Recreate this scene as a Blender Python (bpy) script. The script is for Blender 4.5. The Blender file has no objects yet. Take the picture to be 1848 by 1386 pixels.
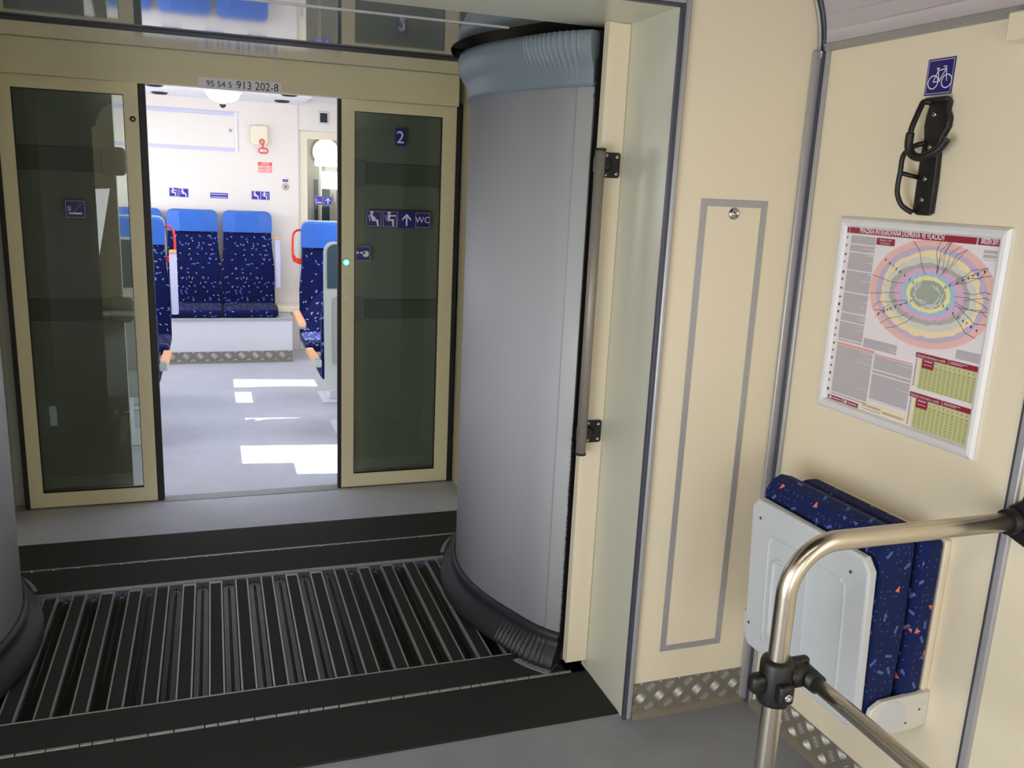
import bpy, bmesh, math, random
from mathutils import Vector, Matrix
random.seed(7)
PI = math.pi
scene = bpy.context.scene
col = scene.collection

# ------------------------------------------------------------------ camera, world, light, exposure
cam_d = bpy.data.cameras.new('camera')
cam = bpy.data.objects.new('camera', cam_d); col.objects.link(cam)
cam_d.sensor_width = 36.0; cam_d.lens = 36.0 * 1548.33 / 1848.0
cam_d.clip_start = 0.05; cam_d.clip_end = 200
_R = ((0.9454311, -0.32267174, 0.04519931), (-0.03095744, -0.22705632, -0.97338947), (0.32434806, 0.91887343, -0.2246552))
cam.matrix_world = Matrix(((_R[0][0], -_R[1][0], -_R[2][0], 0.0),
                           (_R[0][1], -_R[1][1], -_R[2][1], 0.0),
                           (_R[0][2], -_R[1][2], -_R[2][2], 1.58), (0, 0, 0, 1)))
scene.camera = cam

scene.view_settings.view_transform = 'Standard'
scene.view_settings.look = 'None'
scene.view_settings.gamma = 1.0
scene.view_settings.use_curve_mapping = False
scene.view_settings.exposure = 0.0
scene.cycles.max_bounces = 10
scene.cycles.diffuse_bounces = 6
scene.cycles.transparent_max_bounces = 16
scene.cycles.sample_clamp_indirect = 6.0
scene.cycles.caustics_reflective = False
scene.cycles.caustics_refractive = False

world = bpy.data.worlds.new('world'); scene.world = world
world.use_nodes = True
bg = world.node_tree.nodes['Background']
bg.inputs[0].default_value = (0.75, 0.87, 1.0, 1); bg.inputs[1].default_value = 1.4

def add_light(name, kind, loc, direction, energy, color=(1, 1, 1), size=None, size_y=None, angle=None):
    d = bpy.data.lights.new(name, kind); o = bpy.data.objects.new(name, d); col.objects.link(o)
    o.location = loc
    o.rotation_euler = Vector(direction).to_track_quat('-Z', 'Y').to_euler()
    d.energy = energy; d.color = color
    if size:
        d.shape = 'RECTANGLE'; d.size = size; d.size_y = size_y or size
    if angle is not None: d.angle = angle
    return o

# sun through the windows on the right of the far car
add_light('sun', 'SUN', (6, 4, 6), (-1.0, 0.14, -1.232), 22.0, (1.0, 0.96, 0.9), angle=0.006)
# daylight at the windows of the far car
add_light('daylight_far_right', 'AREA', (1.50, 5.6, 1.42), (-1, 0, -0.25), 56, (0.92, 0.95, 1.0), 3.0, 0.8)
add_light('daylight_far_left', 'AREA', (-1.24, 6.0, 1.42), (1, 0, -0.25), 54, (0.95, 0.97, 1.0), 3.6, 0.8)
# daylight at the glazed side doors and windows of the near car
add_light('daylight_near_right', 'AREA', (1.58, -0.2, 1.15), (-1, 0.1, -0.1), 11, (1.0, 0.96, 0.9), 1.3, 1.4)
add_light('daylight_near_left', 'AREA', (-1.24, 0.45, 0.80), (1, 0.28, -0.22), 58, (0.92, 0.96, 1.0), 1.7, 1.2)
add_light('daylight_near_back', 'AREA', (0.3, -1.9, 0.95), (0.1, 1, -0.15), 19, (0.98, 0.98, 1.0), 1.2, 1.3)

# unseen warm top light, added for the upper walls and rail reflections
add_light('added_warm_top_light', 'AREA', (0.25, 0.2, 2.22), (0, 0, -1), 7, (1.0, 0.82, 0.60), 1.5, 0.25)

# ------------------------------------------------------------------ materials
def lin(c):
    return tuple(((v / 255.0) / 12.92 if v / 255.0 <= 0.04045 else ((v / 255.0 + 0.055) / 1.055) ** 2.4) for v in c) + (1.0,)

def mat(name, rgb, rough=0.5, metal=0.0, noise=0.0, nscale=30.0, bump=0.0, bscale=200.0, spec=0.5, emit=None, estr=0.0, coat=0.0):
    m = bpy.data.materials.new(name); m.use_nodes = True
    nt = m.node_tree; b = nt.nodes['Principled BSDF']
    c = lin(rgb)
    b.inputs['Base Color'].default_value = c
    b.inputs['Roughness'].default_value = rough
    b.inputs['Metallic'].default_value = metal
    b.inputs['Specular IOR Level'].default_value = spec
    if coat: b.inputs['Coat Weight'].default_value = coat; b.inputs['Coat Roughness'].default_value = 0.12
    tc = nt.nodes.new('ShaderNodeTexCoord')
    if noise:
        n = nt.nodes.new('ShaderNodeTexNoise'); n.inputs['Scale'].default_value = nscale; n.inputs['Detail'].default_value = 4
        nt.links.new(tc.outputs['Object'], n.inputs['Vector'])
        r = nt.nodes.new('ShaderNodeMix'); r.data_type = 'RGBA'
        r.inputs[6].default_value = tuple(v * (1 - noise) for v in c[:3]) + (1,)
        r.inputs[7].default_value = tuple(min(1, v * (1 + noise)) for v in c[:3]) + (1,)
        nt.links.new(n.outputs['Fac'], r.inputs[0]); nt.links.new(r.outputs[2], b.inputs['Base Color'])
    if bump:
        n2 = nt.nodes.new('ShaderNodeTexNoise'); n2.inputs['Scale'].default_value = bscale; n2.inputs['Detail'].default_value = 3
        nt.links.new(tc.outputs['Object'], n2.inputs['Vector'])
        bp = nt.nodes.new('ShaderNodeBump'); bp.inputs['Strength'].default_value = bump; bp.inputs['Distance'].default_value = 0.002
        nt.links.new(n2.outputs['Fac'], bp.inputs['Height']); nt.links.new(bp.outputs['Normal'], b.inputs['Normal'])
    if emit:
        b.inputs['Emission Color'].default_value = lin(emit); b.inputs['Emission Strength'].default_value = estr
    return m

M = {}
M['cream'] = mat('cream_laminate', (232, 221, 197), 0.42, noise=0.02, nscale=2.5, bump=0.03, bscale=900)
M['cream_door'] = mat('cream_door_paint', (226, 217, 180), 0.5, noise=0.015, nscale=4)
M['jamb'] = mat('grey_green_paint', (206, 206, 190), 0.33, noise=0.02, nscale=3)
M['offwhite'] = mat('off_white_laminate', (228, 220, 212), 0.4)
M['white'] = mat('white_laminate', (226, 227, 232), 0.4)
M['ceiling'] = mat('lilac_grey_ceiling', (152, 147, 147), 0.45, noise=0.02, nscale=8, bump=0.05, bscale=700)
M['gloss'] = mat('polished_ceiling_laminate', (172, 176, 178), 0.045, metal=0.5, spec=0.9)
M['alu'] = mat('brushed_aluminium', (176, 176, 180), 0.36, metal=0.35, noise=0.06, nscale=60)
M['alu_mid'] = mat('worn_aluminium', (158, 158, 158), 0.4, metal=0.35, noise=0.15, nscale=90)
M['alu_dk'] = mat('dark_gasket', (70, 72, 88), 0.4)
M['steel'] = mat('brushed_stainless_steel', (206, 198, 184), 0.27, metal=1.0, noise=0.04, nscale=120)
M['railpaint'] = mat('matt_silver_rail', (146, 138, 130), 0.45, metal=0.25)
M['black'] = mat('black_rubber', (24, 24, 25), 0.55)
M['blackpl'] = mat('black_plastic', (20, 20, 22), 0.42, bump=0.2, bscale=500)
M['ring'] = mat('dark_grey_rubber', (36, 39, 44), 0.5, noise=0.08, nscale=20)
M['tread'] = mat('black_tread_rubber', (29, 27, 24), 0.75, noise=0.12, nscale=150, bump=0.4, bscale=900)
M['cap'] = mat('blue_grey_rubber', (118, 132, 142), 0.55, noise=0.05, nscale=12)
M['screen'] = mat('grey_screen_fabric', (184, 186, 195), 0.55, noise=0.012, nscale=40, bump=0.12, bscale=600)
M['hem'] = mat('light_grey_hem', (190, 194, 198), 0.35)
M['blue'] = mat('blue_headrest_vinyl', (42, 100, 192), 0.4, bump=0.1, bscale=500)
M['shell'] = mat('teal_shell', (40, 66, 78), 0.4)
M['shellgrey'] = mat('seat_grey_plastic', (176, 182, 180), 0.4)
M['lightgrey'] = mat('light_grey_plastic', (205, 210, 215), 0.36, noise=0.01, nscale=20)
M['bracket'] = mat('warm_grey_plastic', (216, 214, 206), 0.4)
M['orange'] = mat('orange_wood_arm', (232, 172, 122), 0.45, noise=0.06, nscale=40)
M['red'] = mat('red_plastic', (222, 52, 32), 0.4)
M['redpr'] = mat('red_print', (228, 70, 62), 0.5)
M['redpale'] = mat('pale_red_print', (240, 150, 140), 0.5)
M['navy'] = mat('navy_sticker', (30, 24, 112), 0.3)
M['violet'] = mat('violet_blue_sticker', (42, 28, 158), 0.3)
M['inkwhite'] = mat('white_print', (228, 228, 238), 0.4)
M['inkpink'] = mat('pink_print', (190, 110, 150), 0.4)
M['ink'] = mat('black_print', (30, 30, 34), 0.5)
M['plate'] = mat('grey_number_label', (236, 234, 238), 0.5)
M['framesil'] = mat('satin_silver_frame', (228, 228, 232), 0.36, metal=0.1)
M['paper'] = mat('poster_paper', (236, 230, 236), 0.28)
M['pgrey'] = mat('poster_grey_text', (182, 176, 184), 0.35)
M['pgreyl'] = mat('poster_light_grey', (204, 198, 206), 0.35)
M['maroon'] = mat('poster_maroon', (150, 40, 62), 0.35)
M['salmon'] = mat('poster_salmon', (238, 192, 188), 0.35)
M['lilac'] = mat('poster_lilac', (200, 184, 214), 0.35)
M['pcream'] = mat('poster_cream', (246, 226, 186), 0.35)
M['pmint'] = mat('poster_grey_green', (216, 218, 208), 0.35)
M['pmid'] = mat('poster_mid_grey', (184, 178, 182), 0.35)
M['ppink'] = mat('poster_pink', (220, 182, 210), 0.35)
M['pblue'] = mat('poster_blue', (172, 200, 228), 0.35)
M['pyellow'] = mat('poster_yellow', (238, 234, 170), 0.35)
M['pcore'] = mat('poster_core_grey', (166, 176, 166), 0.35)
M['green'] = mat('poster_green', (204, 204, 156), 0.35)
M['greend'] = mat('poster_dark_green', (176, 178, 118), 0.35)
M['chrome'] = mat('chrome', (200, 200, 200), 0.15, metal=1.0)
M['screwdk'] = mat('dark_screw', (86, 92, 100), 0.4, metal=0.5)
M['lampon'] = mat('lamp_diffuser', (255, 255, 255), 0.5, emit=(255, 246, 232), estr=7.0)
M['led'] = mat('green_led', (150, 255, 210), 0.4, emit=(60, 255, 170), estr=2.4)
M['ledw'] = mat('green_led_core', (230, 255, 240), 0.4, emit=(200, 255, 230), estr=4.0)
M['plated'] = mat('diamond_plate_base', (140, 135, 126), 0.38, metal=0.4, noise=0.10, nscale=120, bump=0.25, bscale=350)
M['plater'] = mat('diamond_plate_ridge_glint', (232, 230, 226), 0.3, metal=0.35)  # glint put into the colour: ridges paler than the plate they belong to
M['darkband'] = mat('dark_grey_band', (160, 161, 156), 0.5)

def floor_mat(name, rgb, amt):
    m = mat(name, rgb, 0.42); nt = m.node_tree; b = nt.nodes['Principled BSDF']
    tc = nt.nodes.new('ShaderNodeTexCoord')
    n = nt.nodes.new('ShaderNodeTexNoise'); n.inputs['Scale'].default_value = 6; n.inputs['Detail'].default_value = 8; n.inputs['Roughness'].default_value = 0.7
    n2 = nt.nodes.new('ShaderNodeTexNoise'); n2.inputs['Scale'].default_value = 260; n2.inputs['Detail'].default_value = 2
    for q in (n, n2): nt.links.new(tc.outputs['Object'], q.inputs['Vector'])
    ad = nt.nodes.new('ShaderNodeMath'); ad.operation = 'ADD'
    nt.links.new(n.outputs['Fac'], ad.inputs[0]); nt.links.new(n2.outputs['Fac'], ad.inputs[1])
    r = nt.nodes.new('ShaderNodeMapRange'); r.inputs['From Min'].default_value = 0.7; r.inputs['From Max'].default_value = 1.3
    nt.links.new(ad.outputs[0], r.inputs['Value'])
    mx = nt.nodes.new('ShaderNodeMix'); mx.data_type = 'RGBA'
    c = lin(rgb)
    mx.inputs[6].default_value = tuple(v * (1 - amt) for v in c[:3]) + (1,); mx.inputs[7].default_value = tuple(v * (1 + amt) for v in c[:3]) + (1,)
    nt.links.new(r.outputs[0], mx.inputs[0]); nt.links.new(mx.outputs[2], b.inputs['Base Color'])
    bp = nt.nodes.new('ShaderNodeBump'); bp.inputs['Strength'].default_value = 0.15; bp.inputs['Distance'].default_value = 0.001
    nt.links.new(n2.outputs['Fac'], bp.inputs['Height']); nt.links.new(bp.outputs['Normal'], b.inputs['Normal'])
    return m
M['gloss_cream'] = mat('glossy_cream_soffit', (200, 196, 180), 0.14, spec=0.8, coat=0.6)
M['pocket'] = mat('grey_green_pocket_wall', (196, 200, 194), 0.5)
M['cove'] = mat('brownish_floor_cove', (122, 114, 100), 0.5, noise=0.2, nscale=40)
M['lilacedge'] = mat('lilac_grey_edge', (196, 196, 226), 0.35)
M['steel_dk'] = mat('dark_polished_channel', (58, 54, 50), 0.3, metal=1.0, noise=0.25, nscale=25)
M['floor'] = floor_mat('grey_speckled_floor', (138, 141, 147), 0.16)
M['floor2'] = floor_mat('pale_grey_floor', (188, 190, 202), 0.10)

def rods(nt, uv, scale, a, b, keep_lo, keep_hi, rnd=1.0, off=(0, 0, 0), tri=False):
    """little bars scattered over the cloth: returns the mask socket"""
    mp = nt.nodes.new('ShaderNodeVectorMath'); mp.operation = 'ADD'; mp.inputs[1].default_value = off
    nt.links.new(uv, mp.inputs[0])
    v = nt.nodes.new('ShaderNodeTexVoronoi'); v.voronoi_dimensions = '2D'; v.inputs['Scale'].default_value = scale; v.inputs['Randomness'].default_value = rnd
    nt.links.new(mp.outputs[0], v.inputs['Vector'])
    sub = nt.nodes.new('ShaderNodeVectorMath'); sub.operation = 'SUBTRACT'
    nt.links.new(mp.outputs[0], sub.inputs[0]); nt.links.new(v.outputs['Position'], sub.inputs[1])
    sc = nt.nodes.new('ShaderNodeSeparateColor'); nt.links.new(v.outputs['Color'], sc.inputs[0])
    an = nt.nodes.new('ShaderNodeMath'); an.operation = 'MULTIPLY'; an.inputs[1].default_value = 2 * PI
    nt.links.new(sc.outputs[0], an.inputs[0])
    ro = nt.nodes.new('ShaderNodeVectorRotate'); ro.rotation_type = 'Z_AXIS'
    nt.links.new(sub.outputs[0], ro.inputs['Vector']); nt.links.new(an.outputs[0], ro.inputs['Angle'])
    sp = nt.nodes.new('ShaderNodeSeparateXYZ'); nt.links.new(ro.outputs[0], sp.inputs[0])
    out = None
    for i, lim in ((0, a), (1, b)):
        ab = nt.nodes.new('ShaderNodeMath'); ab.operation = 'ABSOLUTE'; nt.links.new(sp.outputs[i], ab.inputs[0])
        if tri and i == 0:      # the width shrinks towards one tip
            kk = nt.nodes.new('ShaderNodeMath'); kk.operation = 'MULTIPLY_ADD'; kk.inputs[1].default_value = a / (2 * b); nt.links.new(sp.outputs[1], kk.inputs[0]); nt.links.new(ab.outputs[0], kk.inputs[2]); ab = kk
            lim = a / 2
        lt = nt.nodes.new('ShaderNodeMath'); lt.operation = 'LESS_THAN'; lt.inputs[1].default_value = lim; nt.links.new(ab.outputs[0], lt.inputs[0])
        if out is None: out = lt.outputs[0]
        else:
            mu = nt.nodes.new('ShaderNodeMath'); mu.operation = 'MULTIPLY'; nt.links.new(out, mu.inputs[0]); nt.links.new(lt.outputs[0], mu.inputs[1]); out = mu.outputs[0]
    for op, th in (('GREATER_THAN', keep_lo), ('LESS_THAN', keep_hi)):
        g = nt.nodes.new('ShaderNodeMath'); g.operation = op; g.inputs[1].default_value = th; nt.links.new(sc.outputs[1], g.inputs[0])
        mu = nt.nodes.new('ShaderNodeMath'); mu.operation = 'MULTIPLY'; nt.links.new(out, mu.inputs[0]); nt.links.new(g.outputs[0], mu.inputs[1]); out = mu.outputs[0]
    return out

def fabric(name, base, layers):
    m = mat(name, base, 0.85, spec=0.2); nt = m.node_tree; b = nt.nodes['Principled BSDF']
    b.inputs['Sheen Weight'].default_value = 0.05
    uv = nt.nodes.new('ShaderNodeUVMap').outputs[0]
    cur = None
    rgb = nt.nodes.new('ShaderNodeRGB'); rgb.outputs[0].default_value = lin(base); cur = rgb.outputs[0]
    for (c, args) in layers:
        mk = rods(nt, uv, *args)
        mx = nt.nodes.new('ShaderNodeMix'); mx.data_type = 'RGBA'
        nt.links.new(mk, mx.inputs[0]); nt.links.new(cur, mx.inputs[6]); mx.inputs[7].default_value = lin(c); cur = mx.outputs[2]
    nt.links.new(cur, b.inputs['Base Color'])
    return m
M['fab'] = fabric('navy_speckled_moquette', (2, 12, 66), [
    ((34, 56, 130), (75, 0.0016, 0.0018, 0.35, 1.0, 1.0)),
    ((176, 170, 205), (25, 0.0028, 0.0085, 0.30, 0.66, 1.0, (0.3, 0.1, 0))),
    ((70, 120, 225), (23, 0.004, 0.010, 0.60, 0.86, 1.0, (1.3, 2.1, 0)))])
M['fab2'] = fabric('navy_moquette_with_orange_marks', (16, 32, 84), [
    ((62, 78, 140), (58, 0.0020, 0.0024, 0.45, 1.0, 0.7)),
    ((84, 104, 168), (26, 0.0035, 0.010, 0.35, 0.75, 1.0, (0.37, 0.1, 0))),
    ((236, 124, 96), (17, 0.0070, 0.0080, 0.60, 0.86, 0.8, (1.31, 2.13, 0), True))])

def glass(name, tint, rough=0.0, refl=1.45):
    m = bpy.data.materials.new(name); m.use_nodes = True; nt = m.node_tree; nt.nodes.clear()
    o = nt.nodes.new('ShaderNodeOutputMaterial'); mx = nt.nodes.new('ShaderNodeMixShader'); fr = nt.nodes.new('ShaderNodeFresnel'); fr.inputs['IOR'].default_value = refl
    t = nt.nodes.new('ShaderNodeBsdfTransparent'); t.inputs[0].default_value = tint + (1,)
    g = nt.nodes.new('ShaderNodeBsdfGlossy'); g.inputs['Roughness'].default_value = rough
    nt.links.new(fr.outputs[0], mx.inputs[0]); nt.links.new(t.outputs[0], mx.inputs[1]); nt.links.new(g.outputs[0], mx.inputs[2]); nt.links.new(mx.outputs[0], o.inputs[0])
    return m
M['glass'] = glass('tinted_door_glass', (0.70, 0.73, 0.69))
M['glassclear'] = glass('clear_door_glass', (0.92, 0.94, 0.92))

# ------------------------------------------------------------------ mesh helpers
class MB:
    """collects faces in several materials and links them as ONE mesh object"""
    def __init__(s): s.bm = bmesh.new(); s.mats = []; s.smooth_on = False
    def mi(s, m):
        if m not in s.mats: s.mats.append(m)
        return s.mats.index(m)
    def face(s, vs, m):
        try:
            f = s.bm.faces.new(vs)
        except ValueError:
            return None
        f.material_index = s.mi(m); f.smooth = s.smooth_on; return f
    def pts(s, ps): return [s.bm.verts.new(p) for p in ps]
    def box(s, x0, x1, y0, y1, z0, z1, m, bev=0.0, seg=2):
        v = s.pts([(x, y, z) for z in (z0, z1) for y in (y0, y1) for x in (x0, x1)])
        fs = [s.face([v[i] for i in q], m) for q in ((0, 2, 3, 1), (4, 5, 7, 6), (0, 1, 5, 4), (2, 6, 7, 3), (0, 4, 6, 2), (1, 3, 7, 5))]
        if bev:
            es = list({e for f in fs for e in f.edges})
            r = bmesh.ops.bevel(s.bm, geom=es, offset=bev, segments=seg, affect='EDGES', profile=0.5, clamp_overlap=True)
            for f in r['faces']: f.material_index = s.mi(m); f.smooth = True
        return s
    def prism(s, poly, a0, a1, m, axis='y', bev=0.0, seg=2):
        """poly in the plane across the axis: 'y' -> (x,z), 'z' -> (x,y), 'x' -> (y,z)"""
        def P(p, a):
            return {'y': (p[0], a, p[1]), 'z': (p[0], p[1], a), 'x': (a, p[0], p[1])}[axis]
        A = s.pts([P(p, a0) for p in poly]); B = s.pts([P(p, a1) for p in poly])
        n = len(poly); fs = []
        fs.append(s.face(A, m)); fs.append(s.face(list(reversed(B)), m))
        for i in range(n):
            fs.append(s.face([A[i], B[i], B[(i + 1) % n], A[(i + 1) % n]], m))
        fs = [f for f in fs if f]
        bmesh.ops.recalc_face_normals(s.bm, faces=fs)
        if bev:
            es = list(set(list(fs[0].edges) + list(fs[1].edges)))
            r = bmesh.ops.bevel(s.bm, geom=es, offset=bev, segments=seg, affect='EDGES', profile=0.5, clamp_overlap=True)
            for f in r['faces']: f.material_index = s.mi(m); f.smooth = True
        return s
    def tube(s, path, r, m, n=12, closed=False, caps=True, sy=1.0):
        s2 = s.smooth_on; s.smooth_on = True
        path = [Vector(p) for p in path]; rings = []; N = len(path)
        rad = r if isinstance(r, (list, tuple)) else [r] * N
        up = None
        for i, p in enumerate(path):
            if closed: t = path[(i + 1) % N] - path[i - 1]
            else: t = path[min(i + 1, N - 1)] - path[max(i - 1, 0)]
            t.normalize()
            if up is None:
                up = Vector((0, 0, 1)) if abs(t.z) < 0.9 else Vector((1, 0, 0))
            a = t.cross(up).normalized(); b = a.cross(t).normalized(); up = b
            rings.append(s.pts([p + (a * math.cos(2 * PI * k / n) + b * math.sin(2 * PI * k / n) * sy) * rad[i] for k in range(n)]))
        fs = []
        for i in range(N if closed else N - 1):
            A = rings[i]; B = rings[(i + 1) % N]
            for k in range(n): fs.append(s.face([A[k], A[(k + 1) % n], B[(k + 1) % n], B[k]], m))
        s.smooth_on = False
        if caps and not closed:
            fs.append(s.face(list(reversed(rings[0])), m)); fs.append(s.face(rings[-1], m))
        bmesh.ops.recalc_face_normals(s.bm, faces=[f for f in fs if f])
        s.smooth_on = s2
        return s
    def cyl(s, p, q, r, m, n=20): return s.tube([p, q], r, m, n)
    def lathe(s, prof, c, m, axis='z', n=28):
        """prof list of (radius, height) about the point c"""
        s2 = s.smooth_on; s.smooth_on = True
        rings = []
        for (r, h) in prof:
            ring = []
            for k in range(n):
                a = 2 * PI * k / n; u, v = r * math.cos(a), r * math.sin(a)
                o = {'z': (u, v, h), 'y': (u, h, v), 'x': (h, u, v)}[axis]
                ring.append((c[0] + o[0], c[1] + o[1], c[2] + o[2]))
            rings.append(s.pts(ring))
        fs = []
        for A, B in zip(rings, rings[1:]):
            for k in range(n): fs.append(s.face([A[k], A[(k + 1) % n], B[(k + 1) % n], B[k]], m))
        fs.append(s.face(list(reversed(rings[0])), m)); fs.append(s.face(rings[-1], m))
        bmesh.ops.recalc_face_normals(s.bm, faces=[f for f in fs if f])
        s.smooth_on = s2; return s
    def sheet(s, grid, m, smooth=True, closed=False):
        s2 = s.smooth_on; s.smooth_on = smooth
        R = [s.pts(row) for row in grid]
        for A, B in zip(R, R[1:]):
            rng = range(len(A)) if closed else range(len(A) - 1)
            for k in rng: s.face([A[k], A[(k + 1) % len(A)], B[(k + 1) % len(A)], B[k]], m)
        s.smooth_on = s2; return R
    # flat prints in the local X-Z plane, facing -Y
    def rect(s, x0, x1, z0, z1, y, m):
        s.face(s.pts([(x0, y, z0), (x1, y, z0), (x1, y, z1), (x0, y, z1)]), m); return s
    def poly(s, ps, y, m):
        f = s.face(s.pts([(p[0], y, p[1]) for p in ps]), m)
        if f:
            f.normal_update()
            if f.normal.y > 0: f.normal_flip()
        return s
    def disc(s, cx, cz, rx, rz, y, m, n=32, a0=0, a1=2 * PI):
        ps = [(cx + rx * math.cos(a0 + (a1 - a0) * k / n), cz + rz * math.sin(a0 + (a1 - a0) * k / n)) for k in range(n + (0 if a1 - a0 > 6.2 else 1))]
        return s.poly(ps, y, m)
    def seg(s, p, q, w, y, m):
        dx, dz = q[0] - p[0], q[1] - p[1]; L = math.hypot(dx, dz) or 1e-6
        nx, nz = -dz / L * w / 2, dx / L * w / 2
        return s.poly([(p[0] + nx, p[1] + nz), (q[0] + nx, q[1] + nz), (q[0] - nx, q[1] - nz), (p[0] - nx, p[1] - nz)], y, m)
    def line(s, ps, w, y, m):
        for a, b in zip(ps, ps[1:]): s.seg(a, b, w, y, m)
        return s
    def text(s, body, x, z, size, y, m, align='LEFT', sx=1.0, bold=0.0, clip=None):
        cu = bpy.data.curves.new('t', 'FONT'); cu.body = body; cu.size = size; cu.align_x = align; cu.offset = bold
        cu.fill_mode = 'FRONT'; cu.resolution_u = 4
        o = bpy.data.objects.new('t', cu); col.objects.link(o)
        dg = bpy.context.evaluated_depsgraph_get(); me = bpy.data.meshes.new_from_object(o.evaluated_get(dg))
        vs = [v.co.copy() for v in me.vertices]
        VV = s.pts([(x + c.x * sx, y, z + (c.y if clip is None else min(c.y, clip))) for c in vs])
        for p in me.polygons:
            f = s.face([VV[i] for i in p.vertices], m)
            if f:
                f.normal_update()
                if f.normal.y > 0: f.normal_flip()
        bpy.data.objects.remove(o); bpy.data.curves.remove(cu); bpy.data.meshes.remove(me)
        return s
    def build(s, name, parent=None, xf=None, autosmooth=False):
        bm = s.bm
        if xf is not None: bm.transform(xf)
        uvl = bm.loops.layers.uv.new('UVMap')
        for f in bm.faces:
            f.normal_update(); n = f.normal; ax = max(range(3), key=lambda i: abs(n[i]))
            for l in f.loops:
                c = l.vert.co
                l[uvl].uv = {0: (c.y, c.z), 1: (c.x, c.z), 2: (c.x, c.y)}[ax]
        me = bpy.data.meshes.new(name); bm.to_mesh(me); bm.free()
        for m in s.mats: me.materials.append(M[m])
        o = bpy.data.objects.new(name, me); col.objects.link(o)
        if parent: o.parent = parent
        return o

def tag(o, label=None, cat=None, group=None, kind=None):
    if label: o['label'] = label
    if cat: o['category'] = cat
    if group: o['group'] = group
    if kind: o['kind'] = kind
    return o
def empty(name, loc, label, cat, rz=0.0, group=None):
    o = bpy.data.objects.new(name, None); col.objects.link(o); o.empty_display_size = 0.05
    o.location = loc; o.rotation_euler = (0, 0, rz); return tag(o, label, cat, group)
def struct(mb, name, label=None, loc=None, rz=0.0):
    o = mb.build(name); o['kind'] = 'structure'
    if label: tag(o, label)
    if loc: o.location = loc; o.rotation_euler = (0, 0, rz)
    return o
def thing(mb, name, label, cat, loc=(0, 0, 0), rz=0.0, group=None):
    o = mb.build(name); o.location = loc; o.rotation_euler = (0, 0, rz); return tag(o, label, cat, group)
def copy_tree(o, parent=None):
    c = o.copy(); col.objects.link(c); c.parent = parent
    for ch in list(o.children): copy_tree(ch, c)
    return c
def rrect(x0, x1, z0, z1, r, n=5, corners=(1, 1, 1, 1)):
    """rounded rectangle, corners bl br tr tl"""
    out = []
    for (cx, cz, a, on) in ((x0 + r, z0 + r, PI, corners[0]), (x1 - r, z0 + r, 1.5 * PI, corners[1]), (x1 - r, z1 - r, 0, corners[2]), (x0 + r, z1 - r, 0.5 * PI, corners[3])):
        if on: out += [(cx + r * math.cos(a + 0.5 * PI * k / n), cz + r * math.sin(a + 0.5 * PI * k / n)) for k in range(n + 1)]
        else: out.append((cx + (r if a in (1.5 * PI, 0) else -r), cz + (-r if a in (PI, 1.5 * PI) else r)))
    return out
def smooth_path(ps, n=6):
    """Catmull-Rom through the points"""
    P = [Vector(p) for p in ps]; out = []
    for i in range(len(P) - 1):
        p0 = P[max(i - 1, 0)]; p1 = P[i]; p2 = P[i + 1]; p3 = P[min(i + 2, len(P) - 1)]
        for k in range(n):
            t = k / n
            out.append(0.5 * ((2 * p1) + (-p0 + p2) * t + (2 * p0 - 5 * p1 + 4 * p2 - p3) * t * t + (-p0 + 3 * p1 - 3 * p2 + p3) * t ** 3))
    out.append(P[-1]); return out

# right wall frame: local X along the wall towards the viewer, local -Y into the room, Z up
RW = (1.5888, 2.0699, 0.0); RWZ = -math.radians(90 - 1.725)
YN = 2.084           # face of the near end wall
YG0, YG1 = 2.515, 3.35   # grate
XC = 0.115           # middle of the gangway
XJ = 1.147; XJL = 2 * XC - XJ
ZP = 2.045           # portal soffit

# ------------------------------------------------------------------ structure, near vestibule
b = MB(); b.box(-1.6, 1.9, -2.2, 2.11, -0.06, 0.0, 'floor'); struct(b, 'floor', 'grey speckled floor of the near vestibule')
b = MB(); b.box(-1.35, 1.6, 3.84, 12.0, -0.06, 0.0, 'floor2'); struct(b, 'floor', 'pale grey floor of the far car beyond the sliding doors')

# end wall with the gangway portal
b = MB()
arc = [(1.30 + 0.3 * math.cos(a), 1.97 + 0.3 * math.sin(a)) for a in [PI / 2 * k / 10 for k in range(11)]]
b.prism([(XJ + 0.012, 0), (1.60, 0)] + arc + [(XJ + 0.012, 2.27)], YN, YN + 0.05, 'cream')
b.prism([(XJL - 0.012, 0), (XJL - 0.012, 2.27), (-1.07, 2.27)] + [(2 * XC - x - 0.0, z) for x, z in reversed(arc)] + [(2 * XC - 1.60, 0)], YN, YN + 0.05, 'cream')
b.box(XJL - 0.012, XJ + 0.012, YN, YN + 0.05, ZP + 0.008, 2.27, 'cream')
struct(b, 'wall_front', 'cream end wall around the gangway portal')
# portal reveal
b = MB()
b.box(XJ, XJ + 0.05, YN + 0.05, 2.405, 0.0, ZP, 'jamb')
b.box(XJ, XJ + 0.012, YN, YN + 0.05, 0.0, ZP, 'jamb')
b.box(XJL - 0.05, XJL, YN + 0.05, 2.405, 0.0, ZP, 'jamb')
b.box(XJL - 0.012, XJL, YN, YN + 0.05, 0.0, ZP, 'jamb')
b.box(XJL - 0.05, XJ + 0.05, YN + 0.05, 2.47, ZP, ZP + 0.008, 'jamb'); b.box(XJL, XJ, YN, YN + 0.05, ZP, ZP + 0.008, 'jamb')
struct(b, 'trim_1', 'grey green reveal lining the near gangway portal')
b = MB()
b.prism([(1.072, 0.035), (XJ, 0.035), (XJ, ZP), (1.076, ZP)], 2.365, 2.40, 'cream', bev=0.004)
b.prism([(2 * XC - XJ, 0.035), (2 * XC - 1.072, 0.035), (2 * XC - 1.076, ZP), (2 * XC - XJ, ZP)], 2.365, 2.40, 'cream', bev=0.004)
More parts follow.
